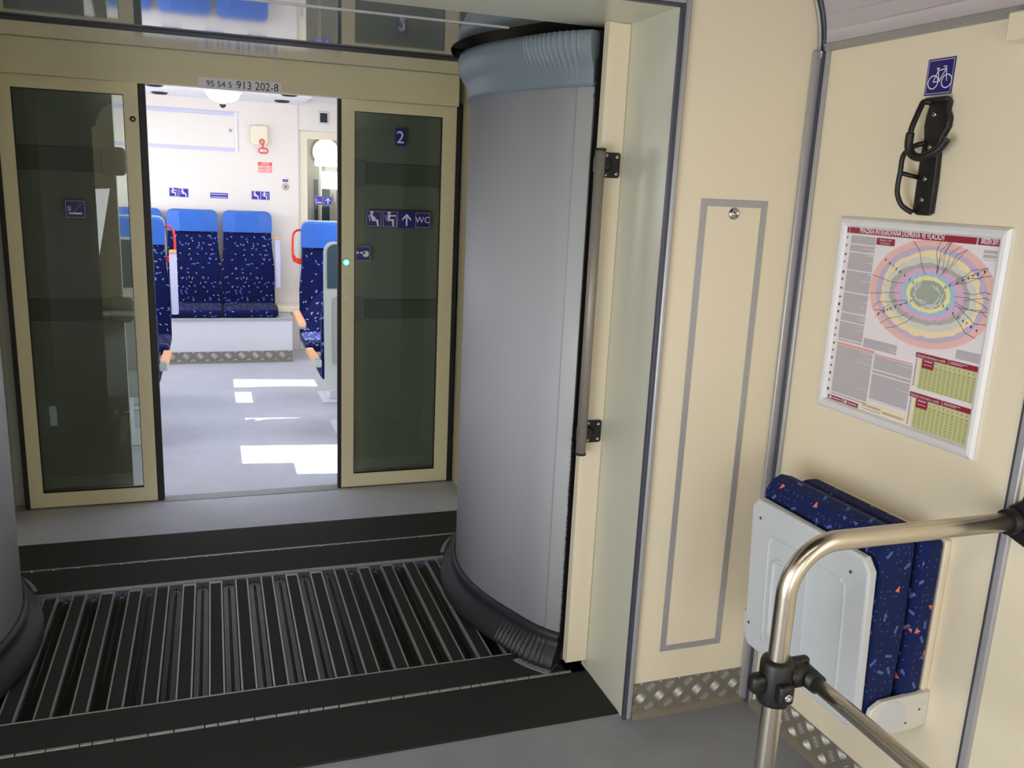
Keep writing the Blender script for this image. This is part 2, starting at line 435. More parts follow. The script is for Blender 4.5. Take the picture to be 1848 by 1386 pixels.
struct(b, 'trim_2', 'narrow cream upright covering the edge of the gangway')
# aluminium edge profile round the portal
b = MB()
b.box(XJ - 0.003, XJ + 0.007, YN - 0.010, YN + 0.006, 0.0, ZP + 0.005, 'alu_dk', 0.002)
b.box(XJ + 0.007, XJ + 0.023, YN - 0.014, YN + 0.004, 0.0, ZP + 0.021, 'alu', 0.005)
b.box(XJL - 0.007, XJL + 0.003, YN - 0.010, YN + 0.006, 0.0, ZP + 0.005, 'alu_dk', 0.002)
b.box(XJL - 0.023, XJL - 0.007, YN - 0.014, YN + 0.004, 0.0, ZP + 0.021, 'alu', 0.005)
b.box(XJL - 0.007, XJ + 0.007, YN - 0.014, YN + 0.004, ZP + 0.005, ZP + 0.021, 'alu', 0.005)
b.box(XJL, XJ, YN - 0.010, YN + 0.006, ZP - 0.003, ZP + 0.005, 'alu_dk', 0.002)
struct(b, 'trim_3', 'aluminium edge profile round the near gangway portal')

# right wall, cove and ceiling of the near vestibule
b = MB(); b.box(-0.02, 0.762, 0.0, 0.05, 0.0, 1.972, 'cream'); b.box(0.786, 3.9, 0.0, 0.05, 0.0, 1.972, 'cream'); b.box(0.762, 0.786, 0.012, 0.05, 0, 1.972, 'alu_dk')
struct(b, 'wall_right', 'cream side wall of the near vestibule', RW, RWZ)
b = MB(); b.box(0.762, 0.770, -0.006, 0.012, 0.0, 1.972, 'alu_dk', 0.002); b.box(0.770, 0.790, -0.010, 0.012, 0.0, 1.972, 'alu', 0.004)
struct(b, 'trim_4', 'upright aluminium joint strip between the side wall panels', RW, RWZ)
b = MB()
b.prism([(-0.028, 0), (-0.002, 0), (-0.002, 1.975), (-0.012, 1.985), (-0.016, 2.0)], 0, 0, 'alu') if False else None
b.box(1.556, 1.586, YN - 0.012, YN - 0.0, 0.0, 1.975, 'alu', 0.004)
struct(b, 'trim_5', 'broad aluminium corner profile between end wall and side wall')
b = MB(); b.box(0.0, 0.011, -0.012, 0.0, 0.0, 1.985, 'alu_dk', 0.002); b.box(0.011, 0.024, -0.010, 0.0, 0.0, 1.975, 'alu', 0.003)
struct(b, 'trim_6', 'dark gasket and narrow strip in the vestibule corner', RW, RWZ)
b = MB(); b.box(0.0, 3.9, -0.012, 0.004, 1.972, 1.993, 'alu_mid', 0.003)
struct(b, 'trim_7', 'grey rail where side wall meets the curved ceiling', RW, RWZ)
# curved cove running along the wall then the flat ceiling
b = MB()
rows = []
prof = [(0.0, 1.99)] + [(-0.3 + 0.3 * math.cos(a), 1.99 + 0.28 * math.sin(a)) for a in [PI / 2 * k / 12 for k in range(1, 13)]] + [(-1.2, 2.27), (-2.54, 2.27)] + [(-2.58 - 0.28 * math.sin(PI / 2 * k / 12), 1.99 + 0.28 * math.cos(PI / 2 * k / 12)) for k in range(1, 13)]
for s_ in (-0.03, 3.9):
    rows.append([(s_, y, z) for (y, z) in prof])
b.sheet(rows, 'ceiling')
bmesh.ops.solidify(b.bm, geom=b.bm.faces[:], thickness=0.02)
struct(b, 'ceiling', 'lilac grey ceiling of the near vestibule curving down to the side wall', RW, RWZ)
# gasket following the curve on the end wall
b = MB()
ap = [(1.30 + 0.288 * math.cos(a), YN - 0.006, 1.975 + 0.288 * math.sin(a)) for a in [PI / 2 * k / 14 for k in range(0, 15)]]
b.tube(ap, 0.007, 'alu_dk', 8); b.tube([(p[0] - 0.014, p[1], p[2] - 0.004) for p in ap], 0.005, 'alu_mid', 8)
struct(b, 'trim_8', 'curved grey gasket where the end wall meets the cove')
b = MB(); b.box(-1.42, -1.36, -2.2, 2.134, 0.0, 2.0, 'cream'); struct(b, 'wall_left', 'cream side wall on the left of the near vestibule')
b = MB(); b.box(-1.45, 1.75, -2.26, -2.2, 0.0, 2.3, 'cream'); struct(b, 'wall_back', 'cream wall behind the viewer')

# diamond tread kick plates
def plate(L, Hh, pad, rows_, name_kind, start=0.0, lean=1):
    b = MB()
    b.box(0, L, -0.003, 0.0, 0.0, Hh, 'plated')
    b.prism([(-0.020, 0.0), (-0.003, 0.0), (-0.003, 0.020), (-0.010, 0.014)], 0, L, 'cove', axis='x')
    p = pad
    for i in range(-2, int(2 * L / p) + 4):
        for j in range(-3, int(2 * Hh / p) + 3):
            if (i + j) % 2: continue
            ang = (PI / 4 if i % 2 == 0 else -PI / 4) * lean
            cx = start + i * p / 2; cz = 0.062 + j * p / 2
            for t in range(-2, 3):
                off = t * p * 0.092; hw = p * 0.028
                hl = p * (0.26 - 0.012 * abs(t))
                dx, dz = math.cos(ang), math.sin(ang); nx_, nz_ = -dz, dx
                ox, oz = cx + nx_ * off, cz + nz_ * off
                lo, hi = -hl, hl            # trim the ridge where the sheet is cut
                for (o_, d_, a_, c_) in ((ox, dx, 0.001, L - 0.001), (oz, dz, 0.016, Hh)):
                    t0, t1 = sorted(((a_ - o_) / d_, (c_ - o_) / d_)); lo = max(lo, t0); hi = min(hi, t1)
                if hi - lo < 0.004: continue
                ox, oz = ox + dx * (lo + hi) / 2, oz + dz * (lo + hi) / 2; hl = (hi - lo) / 2
                bow = p * 0.012
                v = b.pts([(ox - dx * hl, -0.003, oz - dz * hl), (ox + nx_ * (hw + bow), -0.003, oz + nz_ * (hw + bow)), (ox + dx * hl, -0.003, oz + dz * hl), (ox - nx_ * (hw - bow), -0.003, oz - nz_ * (hw - bow))])
                top = b.pts([(ox - dx * hl * 0.5 + nx_ * bow, -0.0052, oz - dz * hl * 0.5 + nz_ * bow), (ox + dx * hl * 0.5 + nx_ * bow, -0.0052, oz + dz * hl * 0.5 + nz_ * bow)])
                m = 'plater'
                b.face([v[0], v[3], top[0]], m); b.face([v[3], v[2], top[1], top[0]], m)
                b.face([v[2], v[1], top[1]], m); b.face([v[1], v[0], top[0], top[1]], m)
    return b
struct(plate(0.397, 0.113, 0.066, 2, '', 0.03), 'baseboard_front', 'diamond tread kick plate on the end wall', (XJ + 0.024, YN, 0.0))
struct(plate(2.2, 0.103, 0.066, 2, '', 0.03), 'baseboard_right', 'diamond tread kick plate on the side wall', (RW[0] + 0.03 * 0.012, RW[1] - 0.024, 0.0), RWZ)

# ------------------------------------------------------------------ gangway between the cars
b = MB()
for sx in (1.34, 2 * XC - 1.38):
    b.box(sx, sx + 0.04, 2.136, 4.355, -0.20, 2.38, 'black')
b.box(2 * XC - 1.34, 1.34, 2.136, 4.355, 2.34, 2.38, 'black')
b.box(2 * XC - 1.34, 1.34, 2.406, 3.40, 2.070, 2.080, 'black')  # black lid added over the ceiling panel to keep its edge gap dark
b.box(2 * XC - 1.38, 1.38, 2.112, 3.838, -0.24, -0.20, 'black')
tag(b.build('gangway_bellows'), 'black rubber bellows enclosing the gangway behind the grey screens, with an added black lid', 'bellows')

# plan curve of the side screens (right one); distance from the middle
plan = [(1.066, 2.418), (1.040, 2.446), (1.002, 2.50), (0.960, 2.60), (0.915, 2.72), (0.885, 2.84), (0.875, 2.96), (0.885, 3.08), (0.915, 3.20), (0.960, 3.32), (1.002, 3.42), (1.040, 3.474), (1.066, 3.502)]
pc = [(v.x, v.y) for v in smooth_path([(x, y, 0) for x, y in plan], 9)]
def offs(curve, d):
    out = []
    for i, p in enumerate(curve):
        a = curve[max(i - 1, 0)]; c = curve[min(i + 1, len(curve) - 1)]
        t = Vector((c[0] - a[0], c[1] - a[1])).normalized(); n = Vector((-t.y, t.x))   # towards the aisle
        out.append((p[0] + n.x * d, p[1] + n.y * d))
    return out
def arclen(curve):
    L = [0.0]
    for a, c in zip(curve, curve[1:]): L.append(L[-1] + math.hypot(c[0] - a[0], c[1] - a[1]))
    return L
def screen(side, label):
    MX = (lambda x: x) if side > 0 else (lambda x: 2 * XC - x)
    root = empty('gangway_side_screen', (MX(1.09), 2.96, 0.0), label, 'gangway screen', group='curved gangway screens')
    inv = Matrix.Translation((-MX(1.09), -2.96, 0))
    def fin(b, name, part_label=None):
        bmesh.ops.recalc_face_normals(b.bm, faces=b.bm.faces[:])
        o = b.build(name, root, inv)
        if part_label: tag(o, part_label)
        return o
    def sweep(section, mat_, pleat=0.0, curve=None, fine=1):
        cv = curve or pc
        if fine > 1: cv = [(v.x, v.y) for v in smooth_path([(x, y, 0) for x, y in cv], fine)]
        L = arclen(cv); T = L[-1]
        b = MB(); rows = []
        per = [offs(cv, d) for d, z, w in section]
        for i in range(len(cv)):
            row = []
            for j, (d, z, w) in enumerate(section):
                x, y = per[j][i]
                if pleat and w:
                    e = min(L[i], T - L[i])
                    env = max(0.0, min(1.0, (e - 0.03) / 0.03)) * max(0.0, min(1.0, (0.255 - e) / 0.03))
                    k = pleat * w * env * (math.cos(2 * PI * e / 0.0185))
                    xx, yy = offs(cv, d + k - pleat * 0.4 * w * env)[i] if False else (x - k * 1.0, y - k * 0.35)
                    x, y = xx, yy
                row.append((MX(x), y, z))
            rows.append(row)
        R = b.sheet(rows, mat_, closed=True)
        b.face(R[0], mat_); b.face(list(reversed(R[-1])), mat_)
        return b
    # cloth panel
    fin(sweep([(0, 0.10, 0), (0, 1.90, 0), (-0.008, 1.90, 0), (-0.008, 0.10, 0)], 'screen'), 'panel')
    # light hem strips at both ends
    Lc = arclen(pc)
    for end in (0, 1):
        idx = [i for i in range(len(pc)) if (Lc[i] < 0.062 if end == 0 else Lc[-1] - Lc[i] < 0.062)]
        sub = [pc[i] for i in idx]
        fin(sweep([(0.003, 0.105, 0), (0.003, 1.885, 0), (0.0, 1.885, 0), (0.0, 0.105, 0)], 'hem', curve=sub), 'hem_strip')
    # rubber cap at the top
    cap = [(-0.01, 1.872, 0), (0.008, 1.872, 0), (0.012, 1.885, 0), (0.013, 1.918, 0.0), (0.022, 1.934, 0.25), (0.035, 1.952, 0.6), (0.046, 1.978, 0.9), (0.050, 2.005, 1), (0.044, 2.022, 1), (0.0, 2.026, 0), (-0.02, 2.02, 0)]
    fin(sweep(cap, 'cap', 0.0060, fine=4), 'top_cap', 'blue grey pleated rubber cap')
    ring = [(-0.012, 0.122, 0), (0.006, 0.122, 0), (0.015, 0.114, 0), (0.018, 0.100, 0), (0.010, 0.088, 0), (0.022, 0.074, 0.3), (0.045, 0.048, 0.8), (0.058, 0.024, 1), (0.058, 0.008, 1), (-0.02, 0.008, 0)]
    fin(sweep(ring, 'ring', 0.0050, fine=4), 'base_ring', 'dark grey rubber ring')
    # bristles closing the gap at the near end
    b = MB(); rnd = random.Random(3 + side)
    x0, y0 = pc[0]
    b.box(min(MX(x0 + 0.003), MX(x0 + 0.06)), max(MX(x0 + 0.003), MX(x0 + 0.06)), y0 + 0.012, y0 + 0.024, 0.01, 2.03, 'black')
    for k in range(520):
        z = rnd.uniform(0.10, 0.86) if k < 460 else rnd.uniform(1.84, 1.95); l = rnd.uniform(0.005, 0.019); w = 0.0012
        xx = x0 + 0.006; yy = y0 - 0.0055
        zz = z + rnd.uniform(-0.004, 0.004)
        v = b.pts([(MX(xx), yy, z - w), (MX(xx), yy, z + w), (MX(xx - l), yy - 0.003, zz)]); b.face(v, 'black')
    o = b.build('brush_strip', root, inv); o['kind'] = 'stuff'
    return root
screen(1, 'tall curved grey gangway screen on the right, standing beside the silver grab rail')
screen(-1, 'curved grey gangway screen cut by the left edge of the picture')

# ceiling of the gangway, polished, its sides cut to follow the screens
b = MB()
edge = offs(pc, 0.075)
edge = [(x, y) for (x, y) in edge if 2.47 <= y <= 3.42]
R_ = [(edge[0][0], 2.475)] + edge + [(edge[-1][0], 3.42)]
L_ = [(2 * XC - x, y) for (x, y) in R_]
def strip_poly(y0, y1):
    r = [(x, y) for x, y in R_ if y0 < y < y1]
    def xi(y):
        for (xa, ya), (xb, yb) in zip(R_, R_[1:]):
            if ya <= y <= yb and yb > ya: return xa + (xb - xa) * (y - ya) / (yb - ya)
        return R_[0][0] if y <= R_[0][1] else R_[-1][0]
    r = [(xi(y0), y0)] + r + [(xi(y1), y1)]
    return r + [(2 * XC - x, y) for x, y in reversed(r)]
b.prism(strip_poly(2.476, 2.632), ZP + 0.001, ZP + 0.006, 'gloss', axis='z')
b.prism(strip_poly(2.644, 3.33), ZP + 0.001, ZP + 0.006, 'gloss', axis='z')
b.prism(strip_poly(2.632, 2.644), ZP - 0.002, ZP + 0.004, 'alu', axis='z')
b.prism(strip_poly(3.300, 3.330), ZP - 0.0005, ZP + 0.003, 'screwdk', axis='z')
struct(b, 'ceiling', 'polished grey ceiling panel of the gangway mirroring the far car')

# floor of the gangway: rubber ramp plates and sliding slats
YF = 3.85
def ramp(y0, y1, seam, near, label):
    root = empty('ramp_plate', (XC, (y0 + y1) / 2, 0.0), label, 'ramp plate')
    inv = Matrix.Translation((-XC, -(y0 + y1) / 2, 0))
    a, c = (y0, seam - 0.007) if near else (seam + 0.007, y1)
    b = MB(); b.box(XJL + 0.003, XJ - 0.003, a, c, 0.0, 0.005, 'tread', 0.002, 1); b.build('outer_tread', root, inv)
    a, c = (seam + 0.007, y1) if near else (y0, seam - 0.007)
    b = MB(); w = 1.075 if near else 1.075
    b.box(2 * XC - w, w, a, c, 0.0, 0.005, 'tread', 0.002, 1); b.build('inner_tread', root, inv)
    b = MB(); rnd = random.Random(5)
    x = 2 * XC - 1.09
    while x < 1.085:
        l = rnd.uniform(0.03, 0.09); b.box(x, min(x + l - 0.003, 1.09), seam - 0.0055, seam + 0.0055, 0.0, 0.0065, 'alu_mid', 0.001, 1); x += l
    tag(b.build('hinge', root, inv), 'worn aluminium hinge strip')
    b = MB(); e = y1 if near else y0
    b.box(2 * XC - 1.02, 1.02, e - (0.0 if near else 0.005), e + (0.003 if near else 0.0), -0.006, 0.0065, 'alu_mid')
    b.build('edge_strip', root, inv)
ramp(2.11, YG0, 2.362, True, 'black rubber ramp plate between the near floor and the slats')
ramp(YG1, YF, 3.575, False, 'black rubber ramp plate between the slats and the sliding doors')

root = empty('gangway_walkway', (XC, (YG0 + YG1) / 2, 0.0), 'sliding slat walkway of black inserts and metal channels between two ramp plates', 'walkway')
inv = Matrix.Translation((-XC, -(YG0 + YG1) / 2, 0))
b = MB(); b.box(2 * XC - 1.08, 1.08, YG0, YG1, -0.05, -0.031, 'black'); b.build('base_tray', root, inv)
pitch = 0.0973
x = -0.0125 - 8 * pitch; k = -8
while x < 1.02:
    # slat with raised aluminium lips from x to x+0.048
    w = 0.0430
    cx = x - 0.0405
    b = MB()
    b.box(cx, cx + w, YG0 + 0.004, YG1 - 0.024, -0.03, -0.004, 'tread')
    b.box(cx - 0.0028, cx + 0.0024, YG0 + 0.004, YG1 - 0.016, -0.028, -0.001, 'alu_mid')
    b.box(cx + w - 0.0024, cx + w + 0.0028, YG0 + 0.004, YG1 - 0.016, -0.028, -0.001, 'alu_mid')
    if k in (-7, -4, -3, -1, 0, 3, 4, 6, 7):
        b.box(cx + 0.0022, cx + w - 0.0022, YG0 + 0.004, YG0 + 0.016, -0.028, -0.0008, 'alu_mid'); b.box(cx + 0.0022, cx + w - 0.0022, YG1 - 0.030, YG1 - 0.016, -0.028, -0.0008, 'alu_mid')
    b.build('slat', root, inv)
    b = MB()
    gx = cx + w + 0.003; gw = pitch - w - 0.006
    b.box(gx, gx + gw * 0.46, YG0, YG1 - 0.03, -0.03, -0.016, 'steel_dk', 0.003, 1); b.box(gx + gw * 0.54, gx + gw, YG0, YG1 - 0.03, -0.03, -0.016, 'steel_dk', 0.003, 1)
    b.box(gx + gw * 0.46, gx + gw * 0.54, YG0, YG1, -0.03, -0.022, 'black')
    b.build('channel', root, inv)
    x += pitch; k += 1
# grey crescents under the rubber rings on the ramps
def crescent(side, near, label):
    MX = (lambda x: x) if side > 0 else (lambda x: 2 * XC - x)
    cv = [p for p in pc if (p[1] < YG0 - 0.002 if near else p[1] > YG1 + 0.0)]
    o1 = offs(cv, 0.0); o2 = offs(cv, 0.082)
    o2 = [(x, min(y, YG0 - 0.002) if near else max(y, YG1 + 0.002)) for x, y in o2]
    b = MB(); b.prism([(MX(x), y) for x, y in o1] + [(MX(x), y) for x, y in reversed(o2)], 0.0052, 0.0078, 'alu_mid', axis='z')
    thing(b, 'wear_plate', label, 'wear plate')
crescent(1, True, 'grey crescent wear plate under the right screen on the near ramp')
crescent(1, False, 'grey crescent wear plate under the right screen on the far ramp')
crescent(-1, False, 'grey crescent wear plate under the left screen on the far ramp')

# ------------------------------------------------------------------ far portal, header and end wall of the far car
b = MB()
b.box(XJL + 0.006, XJ + 0.045, 3.425, YF - 0.004, ZP, ZP + 0.03, 'gloss_cream'); b.box(XJL + 0.006, XJ + 0.045, YF - 0.004, YF, ZP - 0.002, ZP + 0.03, 'cove')
struct(b, 'trim_9', 'glossy cream soffit of the far portal')
b = MB(); b.box(XJL + 0.0, XJ + 0.0, 3.330, 3.425, ZP - 0.004, ZP + 0.022, 'black'); struct(b, 'trim_10', 'black rubber seam across the far edge of the gangway ceiling')
b = MB()
b.box(-0.97, -0.918, 3.56, 4.355, 0.0, 2.3, 'cream_door'); struct(b, 'wall_portal_left', 'short cream side wall left of the sliding doors')
b = MB(); b.box(1.195, 1.24, 3.56, 4.355, 0.0, 2.3, 'cream_door'); struct(b, 'wall_portal_right', 'short cream side wall right of the sliding doors')
b = MB()
b.box(-0.905, 1.145, 4.20, 4.262, 1.942, 2.30, 'cream_door', 0.002)
b.box(-0.905, 1.195, YF, 4.36, 2.30, 2.33, 'cream_door')
struct(b, 'trim_11', 'cream header panel above the sliding doors')
# pocket wall behind the leaves (opening from -0.41 to 0.72)
b = MB()
XL, XR, Y1, Y2 = -0.41, 0.672, 4.36, 4.40
b.box(-1.30, XL, Y1, Y2, 0.0, 2.33, 'pocket'); b.box(XR, 1.56, Y1, Y2, 0.0, 2.33, 'pocket'); b.box(XL, XR, Y1, Y2, 2.0, 2.33, 'pocket')
b.box(XL - 0.001, XL + 0.004, Y1 - 0.002, Y2 + 0.002, 0.0, 2.0, 'alu'); b.box(XR - 0.004, XR + 0.001, Y1 - 0.002, Y2 + 0.002, 0.0, 2.0, 'alu')
struct(b, 'wall_far', 'cream end wall of the far car behind the sliding doors')
b = MB(); b.box(-0.905, 1.195, 4.27, 4.345, 0.0, 0.004, 'alu_mid', 0.001, 1); struct(b, 'trim_12', 'grey sill under the sliding doors')
# dark bands with pale end plates on the pocket wall
for sx, nm in ((0, 'left'), (1, 'right')):
    for z0, z1, hh in ((1.555, 1.66, 'upper'), (0.885, 0.985, 'lower')):
        zo = 0.0 if sx == 0 else 0.0
        rt = empty('buffer_strip', (XL if sx == 0 else XR, Y1, z0), '%s dark buffer strip seen through the glass of the %s sliding door' % (hh, nm), 'buffer strip')
        inv = Matrix.Translation((-(XL if sx == 0 else XR), -Y1, -z0))
        b = MB()
        if sx == 0: b.box(-0.86, XL - 0.05, Y1 - 0.014, Y1, z0, z1, 'darkband', 0.004)
        else: b.box(XR + 0.05, 1.16, Y1 - 0.014, Y1, z0, z1, 'darkband', 0.004)
        b.build('band', rt, inv)
        b = MB()
        if sx == 0: b.prism(rrect(XL - 0.05, XL + 0.05, z0 - 0.01, z1 + 0.01, 0.022), Y1 - 0.016, Y1 - 0.0, 'shellgrey', bev=0.003)
        else: b.prism(rrect(XR - 0.045, XR + 0.05, z0 - 0.01, z1 + 0.01, 0.022), Y1 - 0.016, Y1 - 0.0, 'shellgrey', bev=0.003)
        b.build('end_plate', rt, inv)

# sliding doors
def slide_door(n, x0, x1, gx0, gx1, seal_x, label, latch):
    o = MB()
    y0, y1 = 4.283, 4.318
    def fr(b, ya, yb, m):
        b.box(x0, gx0, ya, yb, 0.008, 1.965, m); b.box(gx1, x1, ya, yb, 0.008, 1.965, m)
        b.box(gx0, gx1, ya, yb, 0.008, 0.078, m); b.box(gx0, gx1, ya, yb, 1.893, 1.965, m)
    fr(o, y0, y1, 'cream_door')
    root = o.build('door_%d' % n); tag(root, label, kind='structure')
    b = MB(); b.box(gx0 - 0.004, gx1 + 0.004, 4.301, 4.306, 0.074, 1.897, 'glass'); tag(b.build('pane', root), 'tinted glass pane')
    b = MB()
    for (a, c, e, f) in ((gx0, gx0 + 0.003, 0.078, 1.893), (gx1 - 0.003, gx1, 0.078, 1.893), (gx0, gx1, 0.078, 0.081), (gx0, gx1, 1.890, 1.893)):
        b.box(a, c, y0 + 0.002, 4.301, e, f, 'black')
    b.build('glazing_gasket', root)
    b = MB(); b.box(seal_x[0], seal_x[1], y0 + 0.002, y1 - 0.002, 0.006, 1.965, 'black', 0.004); b.build('edge_seal', root)
    return root
dl = slide_door(1, -0.845, -0.293, -0.788, -0.352, (-0.293, -0.262), 'left leaf of the cream framed glass sliding doors', True)
dr = slide_door(2, 0.594, 1.158, 0.656, 1.087, (0.576, 0.594), 'right leaf of the cream framed glass sliding doors', False)
b = MB(); b.box(-0.866, -0.845, 4.28, 4.32, 0.0, 1.965, 'black', 0.003); b.box(1.158, 1.182, 4.28, 4.34, 0.0, 1.965, 'black', 0.003)
struct(b, 'trim_13', 'black rubber gaskets at the outer edges of the sliding doors')
b = MB(); b.lathe([(0.0125, 0.0), (0.0125, -0.002), (0.010, -0.003), (0.0, -0.003)][::1], (-0.318, 4.283, 1.792), 'black', axis='y'); b.lathe([(0.006, -0.003), (0.006, -0.004), (0.0, -0.004)], (-0.318, 4.283, 1.792), 'alu', axis='y')
b.build('lock', dl)
b = MB(); b.prism([(0.606, 0.985), (0.63, 0.985), (0.63, 1.115), (0.606, 1.115)], 4.2815, 4.283, 'cream', bev=0.0005)
b.prism(rrect(0.6095, 0.6265, 1.018, 1.108, 0.008), 4.2795, 4.2815, 'jamb'); b.prism(rrect(0.6115, 0.6245, 1.024, 1.102, 0.006), 4.2790, 4.2795, 'cream_door')
b.build('door_pull', dr)
b = MB(); b.lathe([(0.019, 0.0), (0.019, -0.004), (0.016, -0.006), (0, -0.006)], (0.617, 4.283, 1.177), 'shellgrey', axis='y'); bt = b.build('push_button', dr); tag(bt, 'round push button lit green')
b = MB(); b.lathe([(0.015, -0.006), (0.014, -0.008), (0.0, -0.009)], (0.617, 4.283, 1.177), 'led', axis='y'); b.lathe([(0.007, -0.009), (0.0, -0.0105)], (0.617, 4.283, 1.177), 'ledw', axis='y'); b.build('green_light', bt)

# ------------------------------------------------------------------ signs and stickers
def person_sit(b, cx, cz, s, y, m, table=False):
    """seated figure facing right, seen from the side; s = height"""
    b.disc(cx - 0.13 * s, cz + 0.36 * s, 0.095 * s, 0.095 * s, y, m, 14)
    if not table:
        b.poly([(cx - 0.26 * s, cz + 0.26 * s), (cx - 0.12 * s, cz + 0.25 * s), (cx + 0.02 * s, cz + 0.12 * s), (cx + 0.12 * s, cz + 0.02 * s), (cx + 0.05 * s, cz - 0.06 * s), (cx - 0.14 * s, cz - 0.06 * s)], y, m)
        b.poly([(cx - 0.14 * s, cz - 0.06 * s), (cx + 0.24 * s, cz - 0.03 * s), (cx + 0.30 * s, cz - 0.40 * s), (cx + 0.20 * s, cz - 0.42 * s), (cx + 0.14 * s, cz - 0.14 * s), (cx - 0.10 * s, cz - 0.14 * s)], y, m)
        b.line([(cx - 0.33 * s, cz + 0.22 * s), (cx - 0.24 * s, cz - 0.16 * s)], 0.035 * s, y, m)
    else:
        b.poly([(cx - 0.24 * s, cz + 0.25 * s), (cx + 0.30 * s, cz + 0.25 * s), (cx + 0.30 * s, cz + 0.17 * s), (cx - 0.04 * s, cz + 0.16 * s), (cx - 0.10 * s, cz - 0.04 * s), (cx - 0.22 * s, cz - 0.02 * s)], y, m)
        b.poly([(cx - 0.22 * s, cz - 0.0 * s), (cx + 0.17 * s, cz - 0.0 * s), (cx + 0.17 * s, cz - 0.42 * s), (cx + 0.08 * s, cz - 0.42 * s), (cx + 0.06 * s, cz - 0.10 * s), (cx - 0.20 * s, cz - 0.12 * s)], y, m)
        b.line([(cx - 0.38 * s, cz + 0.24 * s), (cx - 0.27 * s, cz - 0.10 * s)], 0.035 * s, y, m)
        b.line([(cx + 0.32 * s, cz + 0.14 * s), (cx + 0.32 * s, cz - 0.38 * s)], 0.022 * s, y, m)
def arrow_up(b, cx, cz, s, y, m):
    b.poly([(cx - 0.05 * s, cz - 0.38 * s), (cx + 0.05 * s, cz - 0.38 * s), (cx + 0.05 * s, cz + 0.16 * s), (cx - 0.05 * s, cz + 0.16 * s)], y, m)
    for sg in (-1, 1):
        b.poly([(cx, cz + 0.36 * s), (cx + sg * 0.28 * s, cz + 0.06 * s), (cx + sg * 0.28 * s, cz - 0.07 * s), (cx, cz + 0.21 * s)], y, m)
def sticker(name, label, w, h, loc, rz, draw, base='navy', border=True, group=None, tilt=0.0, cat='sticker'):
    b = MB(); b.box(-w / 2, w / 2, -0.0012, 0.0, -h / 2, h / 2, base)
    y = -0.0015
    if border:
        t = 0.003 if w < 0.12 else 0.004
        mm = 'pgreyl'; e = 0.003
        b.rect(-w / 2 + e, w / 2 - e, h / 2 - e - t * 0.5, h / 2 - e, y, mm); b.rect(-w / 2 + e, w / 2 - e, -h / 2 + e, -h / 2 + e + t * 0.5, y, mm)
        b.rect(-w / 2 + e, -w / 2 + e + t * 0.5, -h / 2 + e, h / 2 - e, y, mm); b.rect(w / 2 - e - t * 0.5, w / 2 - e, -h / 2 + e, h / 2 - e, y, mm)
    draw(b, y - 0.0002, 'inkwhite')
    o = b.build(name); o.location = loc; o.rotation_euler = (0, tilt, rz); return tag(o, label, cat, group)
GY = 4.3008
sticker('class_number_sticker', 'dark blue sticker with a white 2 high on the right door glass', 0.047, 0.083, (0.881, GY, 1.787), 0, lambda b, y, m: b.text('2', 0, -0.028, 0.082, y, m, 'CENTER'), border=False)
sx0 = 0.714; sw = 0.082
sticker('pictogram_sticker', 'blue sticker with a reclining seated figure, leftmost in the row on right door glass', 0.079, 0.079, (sx0 + 0.5 * sw, GY, 1.392), 0, lambda b, y, m: person_sit(b, 0.0, 0, 0.082, y, m))
sticker('pictogram_sticker', 'blue sticker with a figure seated at a table on the right door glass', 0.079, 0.079, (sx0 + 1.5 * sw, GY, 1.392), 0, lambda b, y, m: person_sit(b, 0.004, 0, 0.082, y, m, True))
sticker('pictogram_sticker', 'blue sticker with a white upward arrow on the right sliding door glass', 0.081, 0.083, (sx0 + 2.5 * sw, GY, 1.392), 0, lambda b, y, m: arrow_up(b, 0, 0, 0.08, y, m), border=False)
sticker('pictogram_sticker', 'blue sticker reading WC at the right end of the row on door glass', 0.079, 0.079, (sx0 + 3.5 * sw, GY, 1.392), 0, lambda b, y, m: b.text('WC', 0, -0.0135, 0.044, y, m, 'CENTER'))
def hand(b, y, m):
    b.disc(-0.026, 0.004, 0.006, 0.006, y, m, 14)
    b.poly(rrect(-0.016, 0.012, 0.0, 0.0075, 0.0035, 3), y, m)
    b.poly([(0.0, 0.010), (0.012, 0.0135), (0.022, 0.0125), (0.028, 0.008), (0.028, -0.010), (0.020, -0.0165), (0.006, -0.0165), (0.0, -0.010)], y, m)
    b.poly([(-0.003, -0.001), (0.002, -0.001), (0.002, -0.012), (-0.001, -0.013)], y, m)
sticker('pictogram_sticker', 'blue sticker with a pointing white hand beside the green door button', 0.076, 0.076, (0.702, GY, 1.220), 0, hand)
def nosmoke(b, y, m, s=1.0):
    b.rect(-0.022 * s, 0.026 * s, -0.022 * s, -0.014 * s, y, m)
    b.rect(-0.028 * s, -0.023 * s, -0.022 * s, -0.014 * s, y, 'pgreyl')
    for k in range(3):
        b.line([(-0.030 * s + k * 0.004 * s, -0.008 * s), (-0.026 * s + k * 0.004 * s, 0.0), (-0.030 * s + k * 0.006 * s, 0.008 * s), (-0.028 * s + k * 0.004 * s, 0.014 * s)], 0.0018 * s, y, m)
    b.line([(-0.022 * s, -0.026 * s), (0.026 * s, 0.024 * s)], 0.0022 * s, y - 0.0002, 'inkpink')
sticker('no_smoking_sticker', 'blue no smoking sticker on the left sliding door glass', 0.083, 0.079, (-0.573, GY, 1.392), 0, lambda b, y, m: nosmoke(b, y, m))
# car number label on the header
def num(b, y, m):
    b.text('95 54 5', -0.145, -0.014, 0.036, y, 'ink'); b.text('913 202-8', -0.018, -0.015, 0.0485, y, 'ink', sx=0.92)
sticker('number_label', 'grey label printed 95 54 5 913 202-8 on the header above the doors', 0.352, 0.047, (0.137, 4.2, 1.961), 0, num, base='plate', border=False, cat='label')
